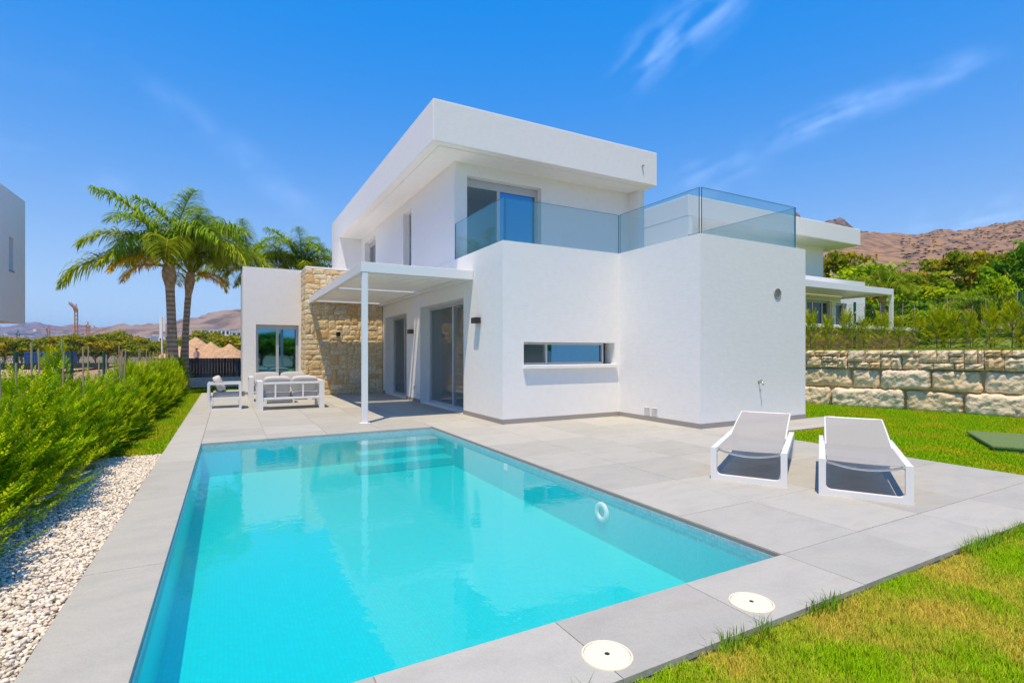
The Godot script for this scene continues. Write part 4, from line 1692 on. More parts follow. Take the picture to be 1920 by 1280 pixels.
func build_furniture() -> void:
	var a := sofa_frame("white framed garden sofa with its slatted back to the pool", V(1.22, 0.0, 12.30), PI, 1.36)
	cushions(a, "sofa whose back faces the pool", 1.13, 2, 0.26)
	var b := sofa_frame("white framed garden sofa in front of the two-pane window", V(1.20, 0.0, 15.35), 0.0, 1.50)
	cushions(b, "sofa in front of the window", 1.27, 2, 0.26)
	# armchair, seen from the side
	var c := thing("garden_armchair", "white framed garden armchair with open rectangular arms by the lawn", "armchair", V(-0.40, 0.0, 13.20), PI / 2)
	for s in [-1.0, 1.0]:
		var x0: float = s * 0.34 - (0.045 if s > 0 else 0.0)
		var hole := [[0.045, 0.035, 0.605, 0.545]]
		var f := MB.new()
		f.panel(Vector3(x0, 0, 0.0), Vector3(0, 0, 1), Vector3(1, 0, 0), 0.65, 0.585, 0.045, hole)
		part(c, "arm", f, M.white_metal)
	bar(c, "seat_frame", Vector3(-0.294, 0.20, 0.03), Vector3(0.294, 0.27, 0.63))
	bar(c, "back_rail", Vector3(-0.294, 0.50, 0.005), Vector3(0.294, 0.545, 0.045))
	bar(c, "back_rail", Vector3(-0.294, 0.36, 0.005), Vector3(0.294, 0.40, 0.045))
	cushions(c, "armchair by the lawn", 0.58, 1, 0.27, 0.4)
	# coffee table between the sofas
	var t := thing("coffee_table", "low white coffee table between the two garden sofas", "table", V(1.10, 0.0, 14.05))
	bar(t, "table_top", Vector3(-0.35, 0.32, -0.24), Vector3(0.35, 0.36, 0.24))
	for x in [-0.33, 0.29]:
		for z in [-0.22, 0.18]:
			bar(t, "leg", Vector3(x, 0.0, z), Vector3(x + 0.04, 0.32, z + 0.04))
	bar(t, "rail", Vector3(-0.29, 0.02, -0.22), Vector3(0.29, 0.05, -0.18))
	# sun loungers
	var lg := lounger("white sun lounger with pale mesh sling standing closer to the pool edge", V(4.35, 0.0, 3.27))
	copy(lg, V(4.735, 0.0, 2.43), lg.rotation.y, "white sun lounger with pale mesh sling standing closer to the lawn")


func lounger(label: String, at: Vector3) -> Node3D:
	var t := thing("sun_lounger", label, "sun lounger", at, atan2(0.86, -0.51), "sun loungers by the pool")
	var hw := 0.335
	var top := 0.315
	var loop := func(z: float) -> void:
		var pts := PackedVector2Array([Vector2(-hw, 0), Vector2(hw, 0), Vector2(hw, top), Vector2(hw - 0.055, top)])
		var r := 0.04
		for k in 5:
			var an := PI * 0.5 * k / 4.0
			pts.append(Vector2(hw - 0.055 - r + r * cos(an), 0.05 + r - r * sin(an)))
		for k in 5:
			var an := PI * 0.5 * k / 4.0
			pts.append(Vector2(-hw + 0.055 + r - r * sin(an), 0.05 + r - r * cos(an)))
		pts.append(Vector2(-hw + 0.055, top))
		pts.append(Vector2(-hw, top))
		var mb := MB.new()
		mb.prism(pts, Vector3(0, 0, z), Vector3(1, 0, 0), Vector3.UP, Vector3(0, 0, 0.05))
		part(t, "leg_loop", mb, M.white_metal)
	loop.call(0.0)
	loop.call(1.45)
	for s in [-1.0, 1.0]:
		var x0: float = s * hw - (0.055 if s > 0 else 0.0)
		bar(t, "side_rail", Vector3(x0, top - 0.055, 0.051), Vector3(x0 + 0.055, top, 1.449))
	var bowm := MB.new()
	var pts := []
	var rad := []
	for k in 13:
		var a := float(k) / 12.0 * 2.0 - 1.0
		pts.append(Vector3(a * (hw - 0.03), top - 0.02 - 0.055 * (1.0 - a * a), 0.07))
		rad.append(0.011)
	bowm.tube(pts, rad, 8)
	part(t, "bow_tube", bowm, M.white_metal)
	var cross := MB.new()
	cross.tube([Vector3(-hw + 0.03, top - 0.03, 0.85), Vector3(hw - 0.03, top - 0.03, 0.85)], [0.012, 0.012], 8)
	part(t, "cross_tube", cross, M.white_metal)
	# the sling: a thin cloth over two long tubes, flat and then rising
	var prof := []
	for k in 25:
		var z := 0.02 + 0.078 * k
		var y := top + 0.004
		if z < 0.12:
			y -= (0.12 - z) * 0.1
		if z > 0.88:
			y += (z - 0.88) * 0.165 + 0.012 * sin((z - 0.88) * 3.0)
		prof.append(Vector2(z, y))
	for seg in [[0, 12], [11, 25]]:
		var sm := MB.new()
		var n0: int = seg[0]
		var n1: int = seg[1]
		var nx := 8
		var w := hw - 0.06
		for lay in 2:
			var base := sm.v.size()
			for k in range(n0, n1):
				for i in nx + 1:
					var a := 2.0 * i / nx - 1.0
					var sag := 0.010 * (1.0 - a * a)
					var slope: Vector2 = (prof[mini(k + 1, 24)] - prof[maxi(k - 1, 0)]).normalized()
					sm.put(Vector3(a * w, prof[k].y - sag - 0.004 * lay + (0.001 if n0 > 0 else 0.0), prof[k].x), Vector3(0.04 * a, slope.x, -slope.y) * (1.0 if lay == 0 else -1.0))
			for k in n1 - n0 - 1:
				for i in nx:
					var q := base + k * (nx + 1) + i
					var up := Vector3.UP if lay == 0 else Vector3.DOWN
					sm.face(q, q + nx + 1, q + nx + 2, up)
					sm.face(q, q + nx + 2, q + 1, up)
		part(t, "sling_seat" if n0 == 0 else "sling_back", sm, M.sling)
	for s in [-1.0, 1.0]:
		var tb := MB.new()
		var pp := []
		var rr := []
		for k in range(11, 25):
			pp.append(Vector3(s * (hw - 0.06), prof[k].y - 0.008, prof[k].x))
			rr.append(0.011)
		tb.tube(pp, rr, 8)
		part(t, "back_tube", tb, M.white_metal)
	var hb := MB.new()
	hb.tube([Vector3(-hw + 0.06, prof[24].y - 0.008, prof[24].x), Vector3(hw - 0.06, prof[24].y - 0.008, prof[24].x)], [0.011, 0.011], 8)
	part(t, "head_tube", hb, M.white_metal)
	var strut := MB.new()
	strut.tube([Vector3(-0.2, top - 0.03, 1.43), Vector3(-0.2, prof[18].y - 0.015, prof[18].x)], [0.009, 0.009], 6)
	strut.tube([Vector3(0.2, top - 0.03, 1.43), Vector3(0.2, prof[18].y - 0.015, prof[18].x)], [0.009, 0.009], 6)
	part(t, "back_strut", strut, M.white_metal)
	return t


# ---------------------------------------------------------------- plants

func frond(length: float, rise: float, fall: float, hang: float, tint: Color, tint2: Color, sd: int, pairs := 105) -> MB:
	var r := RandomNumberGenerator.new()
	r.seed = sd
	var mb := MB.new()
	mb.colored = true
	var pts := []
	var n := 16
	var p := Vector3.ZERO
	for k in n + 1:
		pts.append(p)
		var t := float(k) / n
		var el := lerpf(rise, fall, pow(t, 1.25))
		p += Vector3(0, sin(el), cos(el)) * length / n
	mb.col = tint2
	var rad := []
	for k in n + 1:
		rad.append(lerpf(0.026, 0.005, float(k) / n))
	mb.tube(pts, rad, 5, false)
	for k in pairs:
		var t := 0.16 + 0.84 * (k + r.randf() * 0.6) / pairs
		var fi := minf(t, 0.999) * n
		var i := int(fi)
		var o: Vector3 = pts[i].lerp(pts[i + 1], fi - i)
		var fw: Vector3 = (pts[i + 1] - pts[i]).normalized()
		var up := fw.cross(Vector3.RIGHT)
		if up.y < 0:
			up = -up
		var ll := length * 0.27 * (0.35 + 0.65 * sin(PI * clampf(t * 0.95 + 0.05, 0.0, 1.0))) * r.randf_range(0.85, 1.15)
		for s in [-1.0, 1.0]:
			var d := (Vector3(s, 0, 0) * r.randf_range(0.7, 1.0) + fw * r.randf_range(0.4, 0.75) + up * r.randf_range(-0.3, 0.65)).normalized()
			var a := o
			var q := tint.lerp(tint2, r.randf() * 0.7)
			q = q * r.randf_range(0.6, 1.45)
			mb.col = Color(q.r, q.g, q.b)
			var wd := 0.016
			var prev_w := wd
			for sgm in 3:
				var b := a + d * ll / 3.0
				var nxt: float = wd * [0.95, 0.7, 0.08][sgm]
				var side := d.cross(Vector3.UP)
				if side.length() < 0.05:
					side = Vector3.RIGHT
				side = side.normalized()
				var nn := side.cross(d).normalized()
				if nn.y < 0:
					nn = -nn
				mb.quad(a - side * prev_w, a + side * prev_w, b + side * nxt, b - side * nxt, nn)
				prev_w = nxt
				a = b
				d = (d + Vector3.DOWN * hang * (0.5 + 0.5 * sgm)).normalized()
	return mb


var fronds := []


func palm(label: String, at: Vector3, height: float, size: float, lean: Vector2, count: int, sd: int, trunk_r := 0.19) -> void:
	var r := RandomNumberGenerator.new()
	r.seed = sd
	var t := thing("palm_tree", label, "palm", at, 0.0, "feathery palms")
	var tr := MB.new()
	tr.colored = true
	var rings := int(height / 0.075)
	var seg := 14
	var nz := FastNoiseLite.new()
	nz.seed = sd
	nz.frequency = 3.0
	for k in rings + 1:
		var h := height * k / rings
		var f := float(k) / rings
		var rad := trunk_r * (1.25 - 0.45 * smoothstep(0.0, 0.6, f)) * (1.0 + 0.55 * smoothstep(0.80, 0.92, f) - 0.35 * smoothstep(0.93, 1.0, f))
		if f < 0.06:
			rad *= 1.0 + (0.06 - f) * 4.0
		rad *= 1.0 + (0.035 if k % 2 == 0 else -0.02)
		var cx := Vector3(lean.x * f * f, h, lean.y * f * f)
		for j in seg:
			var a := TAU * j / seg
			var d := Vector3(cos(a), 0, sin(a))
			var w := nz.get_noise_2d(h * 2.0, j * 0.8)
			var cl := Color(0.56, 0.45, 0.34) if k % 2 == 0 else Color(0.25, 0.17, 0.12)
			if f > 0.80:
				cl = Color(0.44, 0.27, 0.15) if (j + k / 2) % 3 > 0 else Color(0.52, 0.42, 0.28)
			cl = cl * (1.0 + 0.5 * w)
			tr.col = Color(cl.r, cl.g, cl.b)
			tr.put(cx + d * rad * (1.0 + 0.06 * w), d)
	for k in rings:
		for j in seg:
			var a := k * seg + j
			var b := k * seg + (j + 1) % seg
			tr.face(a, b, b + seg, tr.n[a] + tr.n[b])
			tr.face(a, b + seg, a + seg, tr.n[a] + tr.n[b])
	part(t, "trunk", tr, M.palm_bark)
	var top := Vector3(lean.x, height * 0.97, lean.y)
	for k in count:
		var f := float(k) / count
		var v := clampi(int(f * 6.0), 0, 5)
		if k >= count - 2:
			v = 6
		var o := part(t, "frond", fronds[v * 2 + (k % 2) if v < 6 else 12], M.leaf)
		o.position = top
		o.rotation = Vector3(r.randf_range(-0.12, 0.12), k * 2.399 + r.randf_range(-0.35, 0.35), r.randf_range(-0.1, 0.1))
		o.scale = Vector3.ONE * size * r.randf_range(0.85, 1.1)
		if v == 6:
			o.rotation.y = -1.9 + 0.9 * (k - count + 2) if sd != 602 else 1.2 + 0.6 * (k - count + 2)
			o.scale *= 0.75 if sd == 601 else 0.6


func build_palms() -> void:
	var spec := [[1.45, 0.2, 1.1], [1.3, -0.7, 1.0], [1.2, -1.1, 1.0], [1.0, -1.1, 0.95], [0.75, -1.0, 0.9], [0.4, -1.1, 0.85]]
	for k in 6:
		for j in 2:
			var g := Color(0.16, 0.36, 0.014) if k < 3 else Color(0.27, 0.38, 0.014)
			fronds.append(frond(2.6 + 0.25 * j, spec[k][0], spec[k][1] - 0.2 * j, spec[k][2], g, Color(0.42, 0.46, 0.04), 500 + k * 2 + j).mesh())
	fronds.append(frond(2.0, 0.35, -1.2, 0.8, Color(0.85, 0.58, 0.02), Color(0.70, 0.50, 0.02), 540).mesh())
	palm("tall feathery palm with one yellowed frond standing beside the hedge end", V(-1.63, 0, 20.6), 4.15, 1.2, Vector2(-0.12, 0.0), 18, 601, 0.165)
	palm("slimmer feathery palm close to the low concrete wall", V(-1.36, 0, 21.35), 4.0, 1.15, Vector2(0.2, 0.1), 15, 602, 0.125)
	var c := px(466, 496, 24.0)
	palm("feathery palm whose crown rises over the white wing", Vector3(c.x, -0.5, c.z), c.y + 0.4, 1.0, Vector2.ZERO, 18, 603, 0.17)
	c = px(566, 505, 25.0)
	palm("feathery palm whose crown rises over the stone wall", Vector3(c.x, -0.5, c.z), c.y + 0.4, 1.05, Vector2.ZERO, 18, 604, 0.17)
	c = px(1655, 560, 27.0)
	palm("feathery palm behind the neighbouring house's pergola", Vector3(c.x, 1.3, c.z), c.y - 1.1, 0.8, Vector2.ZERO, 16, 605, 0.15)
	c = px(1812, 585, 24.0)
	palm("small feathery palm among the terrace shrubs", Vector3(c.x, 1.3, c.z), c.y - 1.2, 0.5, Vector2.ZERO, 12, 606, 0.12)


# A conifer-like hedge shrub: plumes of small flat sprays along branches that reach out and up.
func shrub_foliage(h: float, rad: float, branches: int, sd: int, pal: Array, leaf := 1.0) -> MB:
	var r := RandomNumberGenerator.new()
	r.seed = sd
	var mb := MB.new()
	mb.colored = true
	for br in branches:
		var t := pow((br + r.randf()) / branches, 0.8)
		var az := br * 2.399 + r.randf_range(-0.5, 0.5)
		var out := Vector3(cos(az), 0, sin(az))
		var reach := rad * (0.22 + 0.78 * pow(1.0 - t, 0.6)) * r.randf_range(0.7, 1.25)
		var root := Vector3(0, 0.03 + t * h * 0.78, 0)
		var tip := root + out * reach + Vector3.UP * (reach * r.randf_range(0.0, 0.45) * (1.0 + 1.6 * t) + 0.14 * t)
		var ctrl := root + out * reach * 0.6 + Vector3.UP * reach * 0.25 * t
		var tone: Color = pal[r.randi() % pal.size()] * r.randf_range(0.5, 1.15)
		var n := int(maxf(7.0, reach * 38.0 / leaf))
		for k in n:
			var s := 0.18 + 0.86 * (k + r.randf()) / n
			var p := root.lerp(ctrl, s).lerp(ctrl.lerp(tip, s), s)
			var fw := (ctrl.lerp(tip, s) - root.lerp(ctrl, s)).normalized()
			var sd2 := fw.cross(Vector3.UP).normalized()
			var d := (fw * 0.9 + sd2 * r.randf_range(-1.0, 1.0) + Vector3.UP * r.randf_range(-0.15, 0.6)).normalized()
			var side := d.cross(Vector3(r.randf_range(-0.5, 0.5), 1, r.randf_range(-0.5, 0.5))).normalized()
			var nn := side.cross(d).normalized()
			if nn.y < 0:
				nn = -nn
			var L := r.randf_range(0.075, 0.125) * leaf * (1.1 - 0.35 * s)
			var pick := tone.lerp(pal[r.randi() % pal.size()], 0.4)
			var lobes := 7
			for i in lobes:
				var a := float(i) / (lobes - 1)
				var g := 1.0 if i % 2 == 0 else -1.0
				var base := p + d * L * a * 0.85
				var e := base + (d * 0.8 + side * g * (0.8 - 0.5 * a)).normalized() * L * (0.42 - 0.14 * a)
				if i == lobes - 1:
					e = p + d * L * 1.1
				var ax := e - base
				var w := ax.cross(nn).normalized() * ax.length() * 0.21
				var q := pick * r.randf_range(0.8, 1.2)
				mb.col = Color(q.r, q.g, q.b)
				mb.quad(base, base + ax * 0.45 + w, e, base + ax * 0.45 - w, (nn + side * g * 0.3 + out * 0.25).normalized())
	return mb


func shrub_stem(h: float, sd: int) -> MB:
	var r := RandomNumberGenerator.new()
	r.seed = sd
	var mb := MB.new()
	var pts := []
	var rad := []
	for k in 6:
		pts.append(Vector3(r.randf_range(-0.015, 0.015), -0.05 + h * 0.85 * k / 5.0, r.randf_range(-0.015, 0.015)))
		rad.append(lerpf(0.014, 0.004, k / 5.0))
	mb.tube(pts, rad, 6)
	for k in 9:
		var o := Vector3(0, h * r.randf_range(0.12, 0.75), 0)
		var az := r.randf() * TAU
		var e := o + Vector3(cos(az) * 0.28, 0.18, sin(az) * 0.28) * r.randf_range(0.6, 1.0)
		mb.tube([o, o.lerp(e, 0.5) + Vector3(0, -0.02, 0), e], [0.006, 0.004, 0.002], 4)
	return mb


func stake(parent: Node, h: float, lean: Vector3, r := 0.009) -> void:
	var mb := MB.new()
	mb.tube([Vector3(0.05, -0.05, 0.03), Vector3(0.05, h, 0.03) + lean], [r, r * 0.85], 6)
	part(parent, "cane", mb, M.cane)


func build_hedge() -> void:
	var pal := [Color(0.34, 0.55, 0.006), Color(0.47, 0.62, 0.006), Color(0.26, 0.47, 0.006), Color(0.58, 0.62, 0.008), Color(0.16, 0.34, 0.006)]
	var fol := []
	var stems := []
	for k in 5:
		fol.append(shrub_foliage(1.12 + 0.05 * k, 0.54, 150, 700 + k, pal, 1.5).mesh())
		stems.append(shrub_stem(1.2, 720 + k).mesh())
	var f := 2.6
	var n := 0
	while f < 20.9:
		var t := thing("hedge_shrub", "bright yellow-green feathery shrub of the hedge along the wire fence", "shrub", V(-1.54 + rng.randf_range(-0.07, 0.07), -0.05, f), rng.randf() * TAU, "shrubs of the hedge along the wire fence")
		var s := rng.randf_range(0.70, 0.86)
		var o := part(t, "foliage", fol[n % 5], M.leaf)
		o.scale = Vector3(s, s * rng.randf_range(0.9, 1.08), s)
		part(t, "stem", stems[n % 5], M.bark)
		stake(t, rng.randf_range(1.2, 1.42), Vector3(rng.randf_range(-0.05, 0.05), 0, rng.randf_range(-0.05, 0.05)))
		f += rng.randf_range(0.36, 0.46)
		n += 1
	# one that has shot up above the others
	var tall := thing("hedge_shrub", "tall thin leading shoot rising above the rest of the hedge", "shrub", V(-1.72, -0.05, 7.6))
	part(tall, "foliage", shrub_foliage(1.5, 0.24, 90, 760, pal).mesh(), M.leaf)
	part(tall, "stem", shrub_stem(1.5, 761).mesh(), M.bark)
	stake(tall, 1.45, Vector3(0.02, 0, 0))
	# young shrubs on the upper ground behind the retaining wall
	var pal2 := [Color(0.40, 0.55, 0.01), Color(0.52, 0.62, 0.01), Color(0.30, 0.46, 0.01), Color(0.62, 0.56, 0.012)]
	var f2 := []
	for k in 3:
		f2.append(shrub_foliage(1.05, 0.30, 70, 780 + k, pal2, 1.2).mesh())
	var xs := [1533, 1566, 1597, 1636, 1668, 1703, 1742, 1768, 1804, 1846, 1889, 1925, 1500, 1960]
	for k in xs.size():
		var u := wall_u(xs[k])
		var t := thing("young_shrub", "young olive-green shrub tied to a cane above the stone wall", "shrub", wp(u, 0.75 + 0.1 * (k % 3), 1.26), rng.randf() * TAU, "young shrubs above the retaining wall")
		var o := part(t, "foliage", f2[k % 3], M.leaf)
		var s := rng.randf_range(0.8, 1.08)
		o.scale = Vector3(s * 0.95, s, s * 0.95)
		part(t, "stem", stems[k % 5], M.bark).scale = Vector3.ONE * s * 0.8
		stake(t, rng.randf_range(1.0, 1.35), Vector3(rng.randf_range(-0.06, 0.06), 0, rng.randf_range(-0.06, 0.06)))


# A tree: trunk with limbs, and a crown of leaf-sized faces gathered in clumps through its volume.
func tree_parts(sd: int, crown: Vector3, trunk_h: float, clumps: int, leaves: int, leaf: float, pal: Array, flatness := 1.0) -> Array:
	var r := RandomNumberGenerator.new()
	r.seed = sd
	var tr := MB.new()
	var cy := trunk_h + crown.y * 0.55
	tr.tube([Vector3(0, -0.3, 0), Vector3(0.05, trunk_h * 0.5, 0.03), Vector3(0, trunk_h, 0), Vector3(0, cy, 0)], [0.05 * trunk_h + 0.08, 0.04 * trunk_h + 0.06, 0.03 * trunk_h + 0.05, 0.03], 8)
	var cr := MB.new()
	cr.colored = true
	for k in clumps:
		var d := Vector3(r.randfn(), r.randfn(), r.randfn()).normalized()
		var q := pow(r.randf_range(0.1, 1.0), 0.4)
		var c := Vector3(d.x * crown.x, d.y * crown.y, d.z * crown.z) * q
		if c.y < -crown.y * 0.45:
			c.y *= 0.4
		c.y += trunk_h + crown.y
		if k % 4 == 0:
			tr.tube([Vector3(0, lerpf(trunk_h * 0.7, cy, r.randf()), 0), c * Vector3(0.55, 1, 0.55) - Vector3(0, 0.25, 0), c], [0.035, 0.022, 0.008], 5)
		var rad := crown.x * r.randf_range(0.16, 0.28)
		var base: Color = pal[r.randi() % pal.size()] * r.randf_range(0.6, 1.2)
		for j in leaves:
			var e := Vector3(r.randfn(), r.randfn() * 0.6 * flatness, r.randfn()) * 0.55
			e = e.limit_length(1.25)
			var p := c + e * rad
			var nn := (e.normalized() + Vector3(r.randf_range(-0.7, 0.7), 0.5 + r.randf_range(-0.6, 0.6), r.randf_range(-0.7, 0.7))).normalized()
			var a := nn.cross(Vector3(r.randf_range(-1, 1), r.randf_range(-1, 1), r.randf_range(-1, 1))).normalized() * leaf * r.randf_range(0.6, 1.3)
			var b := nn.cross(a).normalized() * leaf * r.randf_range(0.3, 0.55)
			var g := base * r.randf_range(0.7, 1.3)
			cr.col = Color(g.r, g.g, g.b)
			cr.quad(p - a, p + b, p + a, p - b, nn)
	return [tr.mesh(), cr.mesh()]


func plant_tree(called: String, label: String, parts: Array, at: Vector3, s: Vector3, group := "") -> void:
	var t := thing(called, label, "tree", at, rng.randf() * TAU, group)
	part(t, "trunk", parts[0], M.bark).scale = s
	part(t, "crown", parts[1], M.leaf).scale = s


func build_trees() -> void:
	var pine := [Color(0.26, 0.32, 0.006), Color(0.34, 0.34, 0.006), Color(0.18, 0.24, 0.006), Color(0.42, 0.33, 0.008)]
	var green := [Color(0.17, 0.36, 0.008), Color(0.23, 0.42, 0.008), Color(0.12, 0.27, 0.008)]
	var lime := [Color(0.33, 0.50, 0.008), Color(0.43, 0.55, 0.008), Color(0.26, 0.41, 0.008)]
	var a := tree_parts(801, Vector3(3.2, 1.9, 3.2), 2.2, 85, 60, 0.22, pine, 0.4)
	var b := tree_parts(802, Vector3(2.6, 2.3, 2.6), 1.5, 85, 60, 0.2, green)
	var c := tree_parts(803, Vector3(2.6, 2.1, 2.6), 1.1, 85, 60, 0.2, lime)
	var d := tree_parts(804, Vector3(3.0, 2.1, 3.0), 0.8, 95, 60, 0.24, pine, 0.8)
	# beyond the building site
	var lefts := [[-30, 642, 100, 1.2], [8, 640, 105, 1.1], [40, 648, 95, 0.8], [72, 640, 120, 1.1], [104, 637, 110, 1.1], [126, 634, 112, 1.2], [146, 641, 100, 0.9], [178, 648, 104, 0.8], [200, 634, 108, 1.15], [219, 636, 118, 1.1], [238, 643, 106, 0.95], [262, 641, 112, 1.0], [290, 646, 104, 0.8], [330, 642, 110, 1.0], [352, 640, 130, 1.2], [378, 633, 150, 1.6], [408, 640, 140, 1.3], [425, 645, 96, 0.9], [448, 640, 90, 1.2]]
	for q in lefts:
		var top := px(q[0], q[1] - 8, q[2])
		var h := top.y + 1.3
		var s: float = h / 5.0
		plant_tree("pine_tree", "dark green rounded pine in the tree line beyond the building site", d, Vector3(top.x, -1.3, top.z), Vector3(q[3] * 1.35, s * rng.randf_range(0.85, 1.15), q[3] * 1.35), "pines beyond the building site")
	# on the slope to the right: [x, y of the top, depth, width, kind, label]
	var rights := [[1578, 468, 46, 0.95, a, "dark pine half hidden behind the white house"], [1625, 487, 40, 1.05, c, "bright green rounded tree above the neighbouring pergola"], [1690, 505, 38, 1.0, a, "brownish green tree right of the bright rounded tree"], [1735, 520, 36, 0.9, c, "yellow-green bushy tree in front of the rocky slope"],
		[1812, 466, 42, 1.05, a, "broad golden-green pine with layered branches"], [1866, 470, 44, 0.9, a, "golden-green pine touching the broad layered pine"], [1918, 452, 33, 0.85, b, "deep green leafy tree at the edge of the slope"], [1968, 455, 34, 1.0, b, "deep green leafy tree next to its darker twin"], [1600, 545, 30, 0.5, b, "small dark green bush beside the white wall"], [1700, 572, 26, 0.5, c, "lime green bush among the canes"], [1770, 585, 25, 0.5, b, "mid green bush below the layered pine"], [1740, 560, 30, 0.7, b, "dark rounded bush under the yellow-green tree"], [1865, 505, 24, 0.32, c, "slender yellow-green young tree by the green post"]]
	for q in rights:
		var top := px(q[0], q[1], q[2])
		var ground := 1.3 + maxf(0.0, (float(q[2]) - 22.0) * 0.05)
		var full := 6.0 if q[4] == a else 6.1
		if q[4] == c:
			full = 5.3
		var s: float = (top.y - ground) / full
		plant_tree("garden_tree" if q[3] > 0.6 else "garden_bush", q[5], q[4], Vector3(top.x, ground - 0.2, top.z), Vector3(q[3], s, q[3]))
	# behind the camera: the bushes that the windows mirror
	for k in 16:
		var x := -20.0 + 2.5 * k
		plant_tree("far_bush", "dense green bush on the far side of the garden", c if k % 2 == 0 else b, V(x, -0.1, -14.0 - 1.0 * (k % 2)), Vector3(1.1, 0.5, 1.1), "bushes on the far side of the garden")


# ---------------------------------------------------------------- wire fences

func wire_fence(t: Node3D, at: Callable, L: float, y0: float, y1: float, post_every: float, first: float, pr: float) -> void:
	var h := y1 - y0
	var mesh_mb := MB.new()
	var x := -h
	while x < L:
		for s in 2:
			var a0 := maxf(x, 0.0)
			var a1 := minf(x + h, L)
			if a1 <= a0:
				continue
			var b0 := (a0 - x) / h
			var b1 := (a1 - x) / h
			var p: Vector3 = at.call(a0, lerpf(y0, y1, b0 if s == 0 else 1.0 - b0))
			var q: Vector3 = at.call(a1, lerpf(y0, y1, b1 if s == 0 else 1.0 - b1))
			mesh_mb.tube([p, q], [0.0014, 0.0014], 3, false)
		x += 0.075
	for y in [y0 + 0.02, (y0 + y1) * 0.5, y1 - 0.01]:
		mesh_mb.tube([at.call(0.0, y), at.call(L, y)], [0.002, 0.002], 4, false)
	wpart(t, "wire_mesh", mesh_mb, M.wire)
	x = first
	while x < L:
		var po := MB.new()
		po.tube([at.call(x, y0 - 0.25), at.call(x, y1 + 0.03)], [pr, pr], 12)
		var pm := wpart(t, "post", po, M.green_paint)
		var cp := MB.new()
		cp.tube([at.call(x, y1 + 0.03), at.call(x, y1 + 0.045), at.call(x, y1 + 0.055)], [pr * 1.1, pr * 1.0, pr * 0.4], 12)
		wpart(pm, "cap", cp, M.green_paint)
		x += post_every


func build_side_fences() -> void:
	var t := thing("wire_fence", "chain-link fence with dark green posts behind the feathery hedge", "fence", V(-2.1, 0, 12.0))
	wire_fence(t, func(x: float, y: float) -> Vector3: return V(-2.1, y, 3.0 + x), 18.5, -0.05, 1.20, 2.35, 0.1, 0.024)
	var b := thing("wire_fence", "chain-link fence with tall green posts above the stone retaining wall", "fence", wp(2.0, 1.2, 1.26))
	wire_fence(b, func(x: float, y: float) -> Vector3: return wp(-3.0 + x, 1.2, y), 10.0, 1.26, 2.46, 3.0, 3.62, 0.03)


# ---------------------------------------------------------------- grass and gravel

func tuft(blades: int, h: float, w: float, spread: float, sd: int) -> Mesh:
	var r := RandomNumberGenerator.new()
	r.seed = sd
	var mb := MB.new()
	mb.colored = true
	for k in blades:
		var az := r.randf() * TAU
		var o := Vector3(r.randf_range(-1, 1), 0, r.randf_range(-1, 1)) * spread
		var lean := Vector3(cos(az), 0, sin(az)) * r.randf_range(0.15, 0.9)
		var side := lean.cross(Vector3.UP).normalized() * w * r.randf_range(0.7, 1.2)
		var hh := h * r.randf_range(0.6, 1.2)
		var m := o + Vector3(0, hh * 0.6, 0) + lean * hh * 0.3
		var tip := o + Vector3(0, hh * 0.92, 0) + lean * hh * 0.8
		var nn := (lean.normalized() * -0.4 + Vector3.UP).normalized()
		var c := r.randf_range(0.75, 1.25)
		mb.col = Color(c, c, c * 0.9)
		mb.quad(o - side, o + side, m + side * 0.8, m - side * 0.8, nn)
		mb.tri(m - side * 0.8, m + side * 0.8, tip, nn)
	return mb.mesh()


func grass(called: String, label: String, mesh: Mesh, spots: Array, green: Color, dry: Color, dryness: float, sd: int) -> void:
	var nz := FastNoiseLite.new()
	nz.seed = sd
	nz.frequency = 1.1
	nz.fractal_octaves = 4
	var r := RandomNumberGenerator.new()
	r.seed = sd
	var mm := MultiMesh.new()
	mm.transform_format = MultiMesh.TRANSFORM_3D
	mm.use_colors = true
	mm.mesh = mesh
	mm.instance_count = spots.size()
	for k in spots.size():
		var p: Vector3 = spots[k]
		var q := clampf(nz.get_noise_2d(p.x, p.z) * 1.5 + dryness + r.randf_range(-0.35, 0.35), 0.0, 1.0)
		var s := r.randf_range(0.75, 1.3) * lerpf(1.05, 0.8, q)
		mm.set_instance_transform(k, Transform3D(Basis(Vector3.UP, r.randf() * TAU).scaled(Vector3(s, s, s)), p))
		var g := green.lerp(dry, q) * r.randf_range(0.65, 1.3)
		mm.set_instance_color(k, Color(g.r, g.g, g.b))
	var o := MultiMeshInstance3D.new()
	o.name = numbered(called)
	o.multimesh = mm
	o.material_override = M.grass
	add_child(o)
	meta(o, label, "grass", "", "stuff")


func scatter(x0: float, f0: float, x1: float, f1: float, per_m2: float, y: float, keep: Callable) -> Array:
	var out := []
	for k in int((x1 - x0) * (f1 - f0) * per_m2):
		var x := rng.randf_range(x0, x1)
		var f := rng.randf_range(f0, f1)
		if keep.call(x, f):
			out.append(V(x, y, f))
	return out


